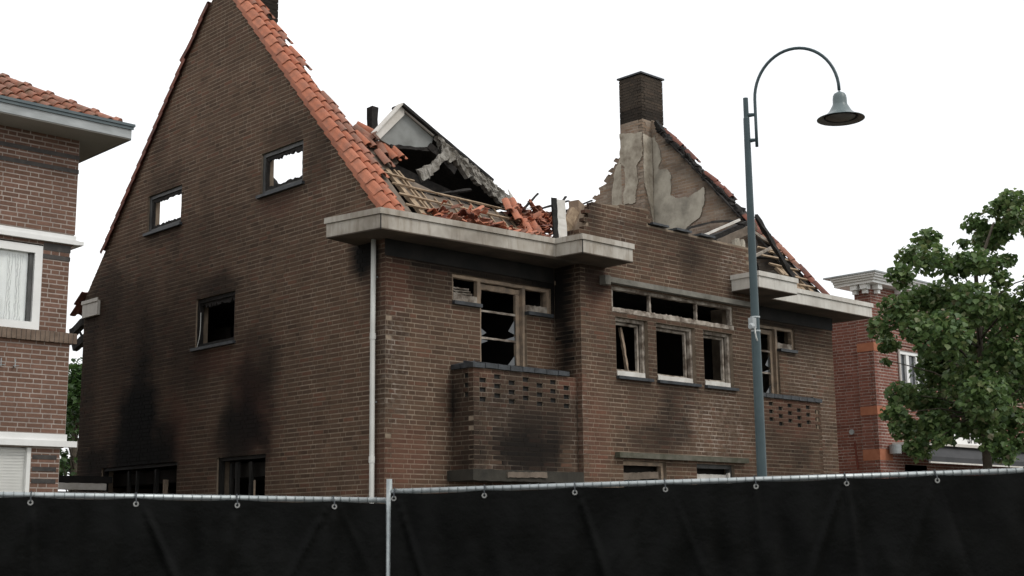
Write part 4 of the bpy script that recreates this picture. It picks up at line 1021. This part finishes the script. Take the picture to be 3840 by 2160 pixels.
def _lc(m):
    core(m, plL, [(LW, .01), (-2.72, .01), (-2.72, 6.9), (LW, 6.9)], [rect(*h) for h in LWIN]); m.abox((-2.79, YN+.24, .0), (LX-.012, YN+7, 6.9))
    m.abox((LW, YN+3, 0), (-2.8, YN+7, 6.9)); m.abox((-2.73, YN+.012, 2.8), (LX-.01, YN+.24, 4.27)); m.abox((-2.73, YN+.012, 5.40), (LX-.01, YN+.24, 6.9))
one('wall_core', 'mortar_l', lh, _lc)
lay(lh, [(wL, lw), (wL2, lw), (wLS, lw)], 'brick_l', 'brick_l1', lambda c, w: c.z < 2.2 or (w is wLS))
for v0, v1, x1 in ((6.41, 6.465, LX), (6.60, 6.655, LX), (5.22, 5.275, -2.71), (5.33, 5.425, -2.71), (2.65, 2.705, -2.76), (2.50, 2.555, -2.76), (2.35, 2.405, -2.76)):
    lo_ = LW if v0 > 6 else -3.07
    one('dark_band', 'dark_brick', lh, lambda m: m.box(plL, lo_, x1+.006, v0, v1, -.05, .006))
one('upper_cornice', 'white', lh, lambda m: (m.box(plL, LW, LX+.02, 5.44, 5.50, -.05, .06), m.box(plL, LW, LX+.004, 5.502, 5.56, -.05, .035), m.box(plL, LX+.021, LX+.10, 5.445, 5.495, -.35, .055)))
one('lower_cornice', 'white', lh, lambda m: (m.box(plL, LW, LX+.13, 2.81, 2.885, -.05, .07), m.box(plL, LW, LX+.004, 2.887, 2.97, -.05, .04)))
so = one('soldier_course', 'mortar_l', lh, lambda m: m.box(plL, LW, LX+.07, 4.145, 4.27, -.2, .038))
x = LX+.075; i = 0
while x > -4.2:
    one('soldier_brick', 'soldier', so, lambda m: m.box(plL, x-.056, x-.004, 4.14+rnd.uniform(-.003, .003), 4.274, -.06, .05)); x -= .0625
for h in LWIN[:2]:
    m = MB(); bars(m, plL, h[0], h[1], h[2], h[3]-.02, .10, -.10, .0); w_ = m.build('window', 'white', lh)
    for a, b in ((h[0]+.10, h[0]+.80), (h[0]+.80, h[1]-.62), (h[1]-.62, h[1]-.10)):
        m = MB(); bars(m, plL, a+.012, b-.012, h[2]+.055, h[3]-.075, .045, -.115, -.035); m.build('casement', 'grey_frame', w_)
        one('pane', 'glass', w_, lambda q: q.box(plL, a+.05, b-.05, h[2]+.095, h[3]-.115, -.064, -.060))
    one('inner_blind', 'net', w_, lambda q: q.box(plL, h[0]+.1, h[1]-.1, h[2]+.05, h[3]-.07, -.088, -.080))
h = LWIN[0]
def _lace(m):
    N_ = 40
    for k_, (ua, ub, wa) in enumerate(((-3.51, -3.425, .045), (-3.40, -3.30, .05))):
        rows = []
        for j in range(21):
            t = j/20; v = h[2]+.10+t*.86; wv = .7+.55*(2*t-1)**2
            c = (ua+ub)/2; row = []
            for i in range(9):
                s = i/8-.5; row.append(plL.P(c+s*(ub-ua)*wv*.85, v, -.074+.005*math.sin(i*2.4)))
            rows.append(row)
        i0 = len(m.v)
        for r in rows: m.v += r
        for j in range(20):
            for i in range(8):
                a = i0+j*9+i; m.f.append((a, a+1, a+10, a+9)); m.tone.append(0)
lc = one('lace_curtain', 'lace', None, _lace); tag(lc, 'white lace curtain gathered in the middle of the left house window', 'curtain')
for h in LWIN[2:]:
    sh = one('roller_shutter', 'white_pvc', lh, lambda m: m.box(plL, h[0]+.05, h[1]-.05, h[2], h[3], -.11, -.09), label='closed white roller shutter')
    for a_ in (h[0], h[1]-.05): one('guide_rail', 'white_pvc', sh, lambda m: m.box(plL, a_, a_+.049, h[2], h[3], -.10, .0))
    z = h[2]
    while z < h[3]-.03:
        one('slat', 'white_pvc', sh, lambda m: m.hexa([plL.P(h[0]+.05, z, -.062), plL.P(h[1]-.05, z, -.062), plL.P(h[1]-.05, z+.034, -.05), plL.P(h[0]+.05, z+.034, -.05), plL.P(h[0]+.05, z, -.085), plL.P(h[1]-.05, z, -.085), plL.P(h[1]-.05, z+.036, -.085), plL.P(h[0]+.05, z+.036, -.085)])); z += .0375
for x in (-3.56, -3.38):
    one('wall_bracket', 'galv', lh, lambda m: (m.tube([plL.P(x, 3.78, .0), plL.P(x, 3.78, .05), plL.P(x, 3.88, .055)], .007, 6), m.tube([plL.P(x-.0, 3.80, .0), plL.P(x+.06, 3.80, .04)], .005, 6)))
# eaves and hipped roof
FYL = 2.70
gt = one('gutter', 'zinc', lh, lambda m: m.prism([(LW, FYL, 6.88), (-2.17, FYL, 6.88), (-2.17, 9.5, 6.88), (LW, 9.5, 6.88)], (0, 0, .155)))
one('gutter_lip', 'zinc_lip', gt, lambda m: (m.abox((LW, FYL-.035, 7.04), (-2.135, FYL+.06, 7.075)), m.abox((LW, FYL-.02, 7.0), (-2.15, FYL-.002, 7.038)), m.abox((-2.23, FYL+.062, 7.04), (-2.135, 9.5, 7.074))))
one('soffit', 'soffit_l', gt, lambda m: m.prism([(LW, FYL+.012, 6.866), (-2.182, FYL+.012, 6.866), (-2.182, 9.5, 6.866), (LW, 9.5, 6.866)], (0, 0, .012)))
one('gutter_edge', 'zinc_lip', gt, lambda m: m.abox((-2.18, FYL+.012, 6.862), (-2.165, 9.5, 6.90)))
HS = .58
def LP(x, y, hh=0): return Vector((x, y, 7.02+HS*(y-2.80)+hh))
lr = one('hip_roof', 'underlay', lh, lambda m: (m.prism([LP(LW, 2.8), LP(-2.35, 2.8), LP(-5.35, 5.8), LP(LW, 5.8)], (0, 0, .02)), m.prism([(-2.35, 2.8, 7.02), (-2.35, 9.5, 7.02), (-5.35, 9.5, 8.76), (-5.35, 5.8, 8.76)], (0, 0, .018))))
LU = Vector((0, 1, HS)).normalized(); LN = Vector((0, -HS, 1)).normalized()
for r_ in range(7):
    y = 2.74+r_*.215
    for c_ in range(18):
        x = -2.55-c_*.205
        if x > -2.35-(y+.14-2.8)+.06 or x < -5.2: continue
        p = LP(x-.0, y)+LN*.03
        mw = Matrix(((1, 0, 0, p.x), (0, LU.y, LN.y, p.y), (0, LU.z, LN.z, p.z), (0, 0, 0, 1)))
        put(T_M, 'roof_tile', mw @ Matrix.Rotation(rnd.uniform(-.02, .02), 4, 'Z'), lr)
hd = Vector((-1, 1, HS)).normalized()
def ridge_tile(m):
    prof = []; L = .36
    for i in range(9):
        a = math.pi*(i/8); prof.append((.085*math.cos(a), .075*math.sin(a)))
    for yy, sc in ((0, 1.0), (L, .92)):
        for x_, z_ in prof: m.v.append(Vector((x_*sc, yy, z_*sc)))
        for x_, z_ in prof: m.v.append(Vector((x_*sc*.84, yy, z_*sc*.84)))
    for i in range(8):
        for q in ((i, i+1, i+19, i+18), (i+9, i+27, i+28, i+10), (i, i+9, i+10, i+1), (i+18, i+19, i+28, i+27)): m.f.append(q); m.tone.append(0)
    # collar at the lower end
    i0 = len(m.v)
    for yy in (-.015, .055):
        for x_, z_ in prof: m.v.append(Vector((x_*1.22, yy, z_*1.22+.004)))
    for i in range(8): m.f.append((i0+i, i0+i+1, i0+i+10, i0+i+9)); m.tone.append(0)
    m.f.append(tuple(i0+i for i in range(9))); m.tone.append(0)
q = MB(); ridge_tile(q); RT = q.mesh('ridge_tile', False, True); RT.materials.append(M['tile_worn'])
xx = hd.cross(Z).normalized(); nn_ = xx.cross(hd)
for i in range(9):
    p = Vector((-2.33, 2.78, 7.06))+hd*(i*.335)
    mw = Matrix(((xx.x, hd.x, nn_.x, p.x), (xx.y, hd.y, nn_.y, p.y), (xx.z, hd.z, nn_.z, p.z), (0, 0, 0, 1)))
    put(RT, 'ridge_tile', mw, lr)

# low shed between the two houses
shd = thing('shed', 'low shed with peeling white fascia between the two houses', 'shed', (-1.2, 7.5, 0))
one('wall', 'mortar_l', shd, lambda m: m.abox((-2.64, 7.12, 0), (-.03, 8.2, 2.40)))
one('fascia', 'white_trim', shd, lambda m: m.bar((-2.6, 7.02, 2.475), (-.12, 7.02, 2.475), .05, .105, 30, .004, Z))
one('roof', 'char_shade_board', shd, lambda m: m.abox((-2.64, 6.99, 2.535), (-.02, 8.2, 2.64)))

# ================================================================== house on the right
rh = thing('brick_house', 'red brick corner building with orange bands and white cornice behind the tree', 'house', (17, 4, 0))
XR, YR = 13.5, 1.23
plR = PL((0, YR, 0), (1, 0, 0), (0, -1, 0)); plRS = PL((XR, 0, 0), (0, 1, 0), (-1, 0, 0)); plRS2 = PL((XR+.06, 0, 0), (0, 1, 0), (-1, 0, 0))
RW = [(14.46, 15.6, sn(4.35), sn(5.32)), (17.3, 18.6, sn(4.35), sn(5.32)), (14.42, 15.3, 0, sn(2.98))]
wR = Wall(plR, 0, 6.6, lambda v: XR, lambda v: 21.5, RW, maskf=clean_mask, seed=51, quoin=(0, None), joint=.0085)
wRS = Wall(plRS, 0, 6.6, lambda v: YR, lambda v: 1.61, (), maskf=clean_mask, seed=52, quoin=(1, None), joint=.006)
wRS2 = Wall(plRS2, 0, 6.1, lambda v: 1.62, lambda v: 6.0, (), maskf=clean_mask, seed=53, joint=.006)
m = MB(); [emit_mortar(m, w) for w in (wR, wRS, wRS2)]; rw = m.build('wall', 'mortar_r', rh, fix=False)
def _rc(m):
    core(m, plR, [(XR+.012, .01), (21.5, .01), (21.5, 6.6), (XR+.012, 6.6)], [rect(*h) for h in RW], th=.36)
    m.abox((XR+.075, 1.60, 0), (21.5, 9.0, 6.08)); m.abox((XR+.012, YR+.1, 0), (XR+.3, 1.605, 6.6))
one('wall_core', 'mortar_r', rh, _rc)
lay(rh, [(wR, rw), (wRS, rw), (wRS2, rw)], 'brick_r', 'brick_r1', lambda c, w: c.z < 2.6 or (w is wR and c.x > 14.9))
for v0, v1 in ((5.24, 5.41), (3.95, 4.12), (3.04, 3.26)):
    one('orange_band', 'band_r', rh, lambda m: (m.box(plR, XR-.004, 13.98, v0, v1, -.05, .005), m.box(plRS, YR-.004, 1.614, v0, v1, -.05, .006)))
co = one('cornice', 'white', rh, lambda m: None if False else [m.prism([(XR-e, YR-e, z0), (21.5, YR-e, z0), (21.5, 1.95, z0), (XR-e, 1.95+0*e, z0)], (0, 0, z1-z0)) for e, z0, z1 in ((.20, 6.60, 6.655), (.24, 6.657, 6.70), (.29, 6.702, 6.74), (.33, 6.742, 6.775))])
one('cornice_top', 'zinc', co, lambda m: m.prism([(XR-.36, YR-.36, 6.777), (21.5, YR-.36, 6.777), (21.5, 2.1, 6.777), (XR-.36, 2.1, 6.777)], (0, 0, .03)))
for x, y in ((XR-.10, 1.50), (XR-.10, 1.27), (13.62, YR-.10), (14.5, YR-.10), (15.4, YR-.10), (19.6, YR-.1)):
    one('bracket', 'white', co, lambda m: (m.abox((x-.06, y-.05, 6.50), (x+.10, y+.10, 6.598)), m.abox((x-.0, y-.0, 6.42), (x+.098, y+.09, 6.498))))
for h in RW[:2]:
    m = MB(); bars(m, plR, h[0], h[1], h[2], h[3], .07, -.10, -.02); w_ = m.build('window', 'white', rh)
    one('mullion', 'white', w_, lambda q: (q.box(plR, h[0]+.33, h[0]+.44, h[2]+.07, h[3]-.07, -.095, -.03), q.box(plR, h[0]+.72, h[0]+.80, h[2]+.07, h[3]-.07, -.095, -.03)))
    one('pane', 'glass_dark', w_, lambda q: q.box(plR, h[0]+.07, h[1]-.07, h[2]+.07, h[3]-.07, -.09, -.08))
h = RW[2]; m = MB(); bars(m, plR, h[0], h[1], h[2], h[3], .07, -.10, -.02); w_ = m.build('door', 'white', rh)
one('pane', 'glass_dark', w_, lambda q: q.box(plR, h[0]+.07, h[1]-.07, h[2]+.07, h[3]-.07, -.09, -.08))
one('mullion', 'white', w_, lambda q: [q.box(plR, h[0]+.07, h[1]-.07, z, z+.025, -.078, -.07) for z in (2.75, 2.88)])
aw = one('awning', 'awning', rh, lambda m: m.prism([plR.P(14.05, 3.24, .08), plR.P(14.05, 3.24, .50), plR.P(14.05, 2.98, .75), plR.P(14.05, 3.10, .75), plR.P(14.05, 3.34, .52), plR.P(14.05, 3.34, .08)], (7.0, 0, 0)))
one('awning_case', 'white_trim', aw, lambda m: m.abox((13.95, YR-.62, 3.342), (21.0, YR-.02, 3.40)))
one('awning_edge', 'white_trim', aw, lambda m: m.abox((14.05, YR-.79, 2.965), (21.0, YR-.755, 2.995)))
one('awning_end', 'zinc', aw, lambda m: m.lathe((13.86, YR-.14, 3.17), [(0, 0), (.12, 0), (.12, .18), (0, .18)], 18))
one('wall_vent', 'zinc', rh, lambda m: m.tube([plRS2.P(1.88, 3.64, 0), plRS2.P(1.88, 3.64, .02)], .055, 16))
one('painted_strip', 'red_pipe', rh, lambda m: m.bar(plRS2.P(1.78, 2.9, .008), plRS2.P(1.82, 3.42, .008), .014, .035, 3, .002, plRS2.u))
one('drain', 'white_trim', rh, lambda m: m.tube([plR.P(14.42, 4.40, .03), plR.P(14.42, 5.5, .03)], .025, 8))
sg = one('shop_sign', 'white', None, lambda m: m.box(plR, 16.35, 18.7, 3.42, 3.90, .03, .09))
tag(sg, 'white sign board with black capital letters above the awning, behind the tree trunk', 'sign')
one('sign_frame', 'black', sg, lambda m: m.box(plR, 16.33, 18.72, 3.375, 3.418, .03, .10))
cu_ = bpy.data.curves.new('lettering', 'FONT'); cu_.body = 'SAM'; cu_.size = .36; cu_.extrude = .004; cu_.space_character = 1.05
to = bpy.data.objects.new('lettering_tmp', cu_); col.objects.link(to)
bpy.context.view_layer.update()
dg = bpy.context.evaluated_depsgraph_get(); tm = bpy.data.meshes.new_from_object(to.evaluated_get(dg))
bpy.data.objects.remove(to)
tm.materials.clear(); tm.materials.append(M['black'])
put(tm, 'lettering', Matrix.Translation((16.92, YR-.095, 3.50)) @ Matrix.Rotation(R(90), 4, 'X') @ Matrix.Diagonal((.8, 1, 1, 1)), sg)

# ================================================================== construction fence with black sheets
def fence_panel(p0, p1, top0, top1, label, first, gap0, gstep):
    """mesh fence panel from p0 to p1 (plan), sheet tied to its camera side"""
    p0 = Vector((*p0, 0)); p1 = Vector((*p1, 0)); d = (p1-p0).normalized(); L = (p1-p0).length
    nrm = Vector((d.y, -d.x, 0));  nrm = nrm if nrm.dot(CAM-p0) > 0 else -nrm
    t = thing('fence_panel', label, 'fence', p0+d*L/2, 'temporary fence panels')
    top = top0
    W_ = lambda u, v, n=0: p0+d*u+Z*(v+(top1-top0)*u/L)+nrm*n
    one('top_rail', 'galv', t, lambda m: m.tube([W_(.0, top-.015), W_(L, top-.015)], .015, 12), smooth=True)
    one('bottom_rail', 'galv', t, lambda m: m.tube([W_(.0, .14), W_(L, .14)], .021, 10), smooth=True)
    for u in (.0, L): one('post', 'galv', t, lambda m: m.tube([W_(u, .02), W_(u, top+(.055 if u == 0 and first else -.0))], .0165, 12), smooth=True)
    def wires(m):
        u = .03
        while u < L-.02:
            m.tube([W_(u, .14, -.022), W_(u, top-.06, -.020), W_(u, top-.03, .0), W_(u, top-.022, .0155), W_(u, top-.012, .0165), W_(u, top-.001, .008), W_(u, top+.0015, -.004)], .0021, 5); u += .0505
        for v in (top-.16, top-.9, .4): m.tube([W_(0, v, -.026), W_(L, v, -.026)], .002, 5)
    one('wire_mesh', 'wire', t, wires, kind='stuff', fix=False)
    gs = []; u = gap0
    while u < L-.02: gs.append(u); u += gstep
    NX, NY = int(L/.016), 50
    fds = [[(rnd.choice((rnd.uniform(.25, 1.0), rnd.uniform(.3, .8), rnd.uniform(-.15, .15), rnd.uniform(-.6, -.3))), rnd.uniform(.025, .07), rnd.uniform(-.006, .024)) for _ in range(rnd.randint(1, 3))] for q in gs]
    m = MB(); st = top-.024; sb = .12
    for j in range(NY+1):
        tt = (j/NY)**1.5
        for i in range(NX+1):
            u = .012+(L-.024)*i/NX
            g0 = min(gs, key=lambda q: abs(q-u)); du = u-g0
            prv = max([q for q in gs if q <= u], default=gs[0]-gstep); ph = (u-prv)/gstep
            sag = .010*math.sin(math.pi*min(1, max(0, ph)))
            v = st-sag*(1-tt)-(st-sb)*tt
            dep = st-v
            fan = 0.0
            for q, folds in zip(gs, fds):                   # folds fanning out from each eyelet
                a = (u-q)/(dep+.04)
                if abs(a) < 1.6:
                    for a0, wd, am in folds: fan += am*math.exp(-((a-a0)/wd)**2)*math.exp(-dep*.7)*min(1, dep*9)
            n = .034+fan+.010*math.sin(u*9.1+dep*1.0+.6*math.sin(dep*3))*min(1, dep*2)+.010*math.sin(u*27+2.5*math.sin(u*3.1)+dep*.5)*min(1, dep*2.5)*(.4+.6*abs(math.sin(u*1.9+1)))+.010*noise.noise(Vector((u*5, dep*2.2, p0.x)))+.012*noise.noise(Vector((u*13, dep*3.5, p0.x+4)))*min(1, dep*3)
            n += .006*math.sin(math.pi*min(1, max(0, ph)))*(1-tt)
            m.v.append(W_(u, v, n))
    for j in range(NY):
        for i in range(NX):
            a = j*(NX+1)+i; m.f.append((a, a+1, a+NX+2, a+NX+1)); m.tone.append(0)
    sh = m.build('sheet', 'tarp', t, smooth=True)
    for q in gs:
        def ring(mm):
            i0 = len(mm.v); c = W_(q, top-.055, .042); K = 18
            for rr_, nn in ((.0065, .002), (.008, .005), (.0138, .005), (.0152, .0)):
                for k_ in range(K):
                    an = 2*math.pi*k_/K; mm.v.append(c+(d*math.cos(an)+Z*math.sin(an))*rr_+nrm*nn)
            for a in range(3):
                for k_ in range(K):
                    x0 = i0+a*K+k_; x1 = i0+a*K+(k_+1) % K; mm.f.append((x0, x1, x1+K, x0+K)); mm.tone.append(0)
        one('eyelet', 'ring', sh, ring)
        one('cable_tie', 'tie', sh, lambda mm: mm.tube([W_(q, top-.055, .038), W_(q+.001, top-.048, .050), W_(q, top-.030, .040), W_(q, top-.012, .022), W_(q, top+.005, .008), W_(q, top+.003, -.012), W_(q, top-.03, -.022)], .0036, 6))
    return t
PJ = (-5.655, -7.205)
fence_panel(PJ, (PJ[0]+2.82, PJ[1]-2.737), 1.911, 1.997, 'black sheeted fence panel on the right, reaching from the post past the lamp', True, .03, .505)
fence_panel((-8.744, -5.606), (PJ[0]+.022, PJ[1]+.040), 1.924, 1.864, 'black sheeted fence panel on the left, in front of the gable', False, .52, .53)

# ================================================================== street lamp
lb = Vector((.11, -5.58, 0)); lamp = thing('street_lamp', 'grey green street lamp with curved neck and bell shade in front of the bay', 'street lamp', lb)
AD = Vector((.42, -.91, 0)).normalized()                      # the neck reaches over the road
def _pole(m):
    m.tube([lb+Z*.1, lb+Z*1.1, lb+Z*1.12, lb+Z*3.55, lb+Z*3.56, lb+Z*5.68, lb+Z*5.69, lb+Z*5.89], [.07, .07, .050, .044, .041, .031, .026, .025], 20)
po = one('pole', 'lamp', lamp, _pole, smooth=False)
o0 = lb+AD*.092; Rr = .41; zt = 5.86; Rz = .475
pts = [o0+Z*5.38, o0+Z*5.6, o0+Z*zt]+[o0+AD*(Rr-Rr*math.cos(math.pi*i/26))+Z*(zt+Rz*math.sin(math.pi*i/26)) for i in range(1, 26)]+[o0+AD*2*Rr+Z*(zt-.01)]
end = o0+AD*2*Rr
one('neck', 'lamp', lamp, lambda m: m.tube(pts, .0155, 14), smooth=True)
for z in (5.45, 5.71): one('neck_clamp', 'lamp', lamp, lambda m: m.tube([lb+AD*.02+Z*z, o0-AD*.01+Z*z], [.022, .016], 10))
bz = 5.825
prof = [(.004, .02), (.012, .012), (.03, .0), (.052, -.012), (.064, -.035), (.068, -.07), (.069, -.115), (.074, -.13), (.088, -.155), (.108, -.19), (.132, -.215), (.165, -.238), (.205, -.255), (.226, -.262), (.227, -.267)]
sd = one('lamp_shade', 'lamp_shade', lamp, lambda m: m.lathe(end+Z*bz, prof, 40), smooth=True)
one('reflector', 'lamp_in', sd, lambda m: m.lathe(end+Z*bz, [(.225, -.268), (.200, -.260), (.160, -.244), (.148, -.235), (.10, -.20), (.0, -.195)], 40), smooth=True)
one('lamp_ring', 'char_shade_board', sd, lambda m: m.lathe(end+Z*bz, [(.150, -.243), (.160, -.250), (.152, -.256), (.142, -.246)], 40), smooth=True)
one('lamp_glass', 'lamp_in', sd, lambda m: m.lathe(end+Z*bz, [(.142, -.245), (.12, -.258), (.08, -.268), (.0, -.272)], 32), smooth=True)
# junction box strapped to the pole
bx = lb+Z*3.62
one('strap_box', 'zinc', lamp, lambda m: (m.bar(bx+Vector((-.075, -.02, -.05)), bx+Vector((-.075, -.02, .05)), .05, .06), m.tube([bx+Vector((-.10, -.03, -.035)), bx+Vector((-.155, -.05, -.045))], [.035, .022], 10)))
for dz in (-.075, .06): one('strap', 'galv', lamp, lambda m: m.tube([bx+Z*dz, bx+Z*(dz+.014)], .0475, 16))
one('strap_cable', 'pipe', lamp, lambda m: m.tube([bx+Vector((-.075, -.045, -.05)), bx+Vector((-.09, -.06, -.10)), bx+Vector((-.075, -.06, -.15)), bx+Vector((-.05, -.05, -.17))], .007, 6))
one('door_plate', 'lamp', lamp, lambda m: m.box(PL(lb, (.7, .7, 0), (-.7, -.7, 0)), -.04, .04, .5, .9, .03, .072))

# ================================================================== trees
def at(px, py, dist):
    """point seen at (px,py) of the 2576 px wide view, dist along the view axis"""
    f_ = 5039.58*2576/3840
    return CAM+(fwd+cr*((px-1288)/f_)-cu*((py-724.5)/f_))*dist
def leaves(m, blobs, n_per, size, rr, droop=.5):
    for c, r in blobs:
        for i in range(int(n_per*(r/.35)**2)):
            v = Vector((rr.gauss(0, 1), rr.gauss(0, 1), rr.gauss(0, 1)))
            v.normalize(); rad = r*(rr.random()**.42)
            p = c+Vector((v.x*rad, v.y*rad, v.z*rad*.85))
            s = size*rr.uniform(.6, 1.25)
            ax = Vector((rr.uniform(-1, 1), rr.uniform(-1, 1), rr.uniform(-.9, .1)-droop*.4)).normalized()
            sd_ = ax.cross(Vector((rr.uniform(-.5, .5), rr.uniform(-.5, .5), 1))).normalized()
            nn = sd_.cross(ax); q = p+ax*s*.5; e = p+ax*s
            tone = min(1, max(.001, rr.gauss(.42, .24)))
            a = len(m.v)
            # a broad lobed leaf folded along its rib
            m.v += [p, p+ax*s*.18+sd_*s*.42+nn*s*.10, q+sd_*s*.50+nn*s*.10, q+ax*s*.22+sd_*s*.22+nn*s*.05, e, q+ax*s*.22-sd_*s*.22+nn*s*.05, q-sd_*s*.50+nn*s*.10, p+ax*s*.18-sd_*s*.42+nn*s*.10]
            m.f += [(a, a+1, a+2, a+3, a+4), (a, a+4, a+5, a+6, a+7)]; m.tone += [tone, tone]
TB = [(2550, 505, 40), (2510, 525, 32), (2455, 560, 32), (2485, 600, 45), (2520, 575, 36), (2420, 610, 18), (2408, 640, 14), (2555, 545, 36), (2535, 650, 22),
      (2330, 600, 34), (2292, 645, 40), (2345, 650, 48), (2400, 668, 40), (2455, 655, 45), (2500, 665, 34), (2268, 690, 36), (2520, 700, 28),
      (2215, 820, 36), (2255, 775, 46), (2310, 755, 55), (2380, 745, 60), (2450, 760, 70), (2510, 770, 55), (2555, 800, 45), (2235, 862, 30), (2305, 818, 48),
      (2370, 840, 75), (2450, 860, 85), (2540, 880, 60), (2228, 905, 14), (2350, 900, 42), (2370, 930, 75), (2460, 960, 85), (2550, 970, 60),
      (2270, 990, 42), (2335, 1012, 48), (2250, 1040, 34), (2275, 1075, 40), (2330, 1080, 34), (2410, 1030, 60), (2320, 1130, 32), (2480, 1045, 48), (2550, 1060, 50),
      (2566, 1110, 26), (2500, 1105, 40), (2530, 1140, 30), (2385, 1085, 34), (2440, 1075, 36), (2360, 1105, 22), (2490, 1150, 18), (2300, 1120, 30), (2350, 1060, 40), (2620, 560, 55), (2650, 680, 70), (2660, 820, 80), (2650, 950, 80), (2640, 1060, 60), (2590, 740, 40), (2600, 900, 60), (2480, 1000, 70)]
rr = random.Random(5)
tb = at(2482, 1150, 20.2); tbase = Vector((tb.x, tb.y, .1))
tree = thing('street_tree', 'leafy young maple tree in front of the red brick building', 'tree', tbase)
bl = []
for x, y, r in TB:
    dd = 20.2+rr.uniform(-1.0, 1.0)*min(1.0, .35+r/90)
    bl.append((at(x, y, dd), r*dd/3380.0))
m = MB(); leaves(m, bl, 520, .088, rr, .9); m.build('crown', 'leaf', tree, fix=False, kind=None)
def _tr(m):
    top = at(2455, 690, 20.2)
    pts = [tbase+Vector((0, 0, -.15)), tbase+Vector((.01, 0, .9)), tb.lerp(top, .12), tb.lerp(top, .4), tb.lerp(top, .7), top, at(2500, 560, 20.2)]
    m.tube(pts, [.085, .075, .065, .05, .04, .03, .015], 12)
    for ib, (c, r) in enumerate(bl):
        if ib % 2 and ib < 17 or c.z > top.z+.2: continue
        z = max(2.2, c.z-.55); t_ = max(.22, min(1, (z-tb.z)/(top.z-tb.z))); s_ = tb.lerp(top, t_)
        mid = s_.lerp(c, .5)+Vector((0, 0, .10)); m.tube([s_, mid, c], [.018, .011, .005], 6)
one('trunk', 'bark', tree, _tr, smooth=True)
# tree far behind, in the gap between the houses
tb2 = at(190, 1150, 34); t2 = thing('garden_tree', 'tall green tree seen in the gap behind the left house', 'tree', (tb2.x, tb2.y, 0))
bl2 = []
for i in range(46):
    y = rr.uniform(925, 1195); w = 15+(y-910)*.10
    bl2.append((at(188+rr.uniform(-w, w), y, 34+rr.uniform(-1.2, 1.2)), rr.uniform(.12, .36)))
m = MB(); leaves(m, bl2, 120, .12, rr, .2); m.build('crown', 'leaf2', t2, fix=False)
one('trunk', 'bark', t2, lambda m: (m.tube([(tb2.x, tb2.y, -.1), (tb2.x, tb2.y, 3), tuple(at(188, 930, 34))], [.16, .12, .03], 10), [m.tube([Vector((tb2.x, tb2.y, max(1.2, c.z-.8))), c], [.025, .008], 5) for c, r in bl2]), smooth=True)
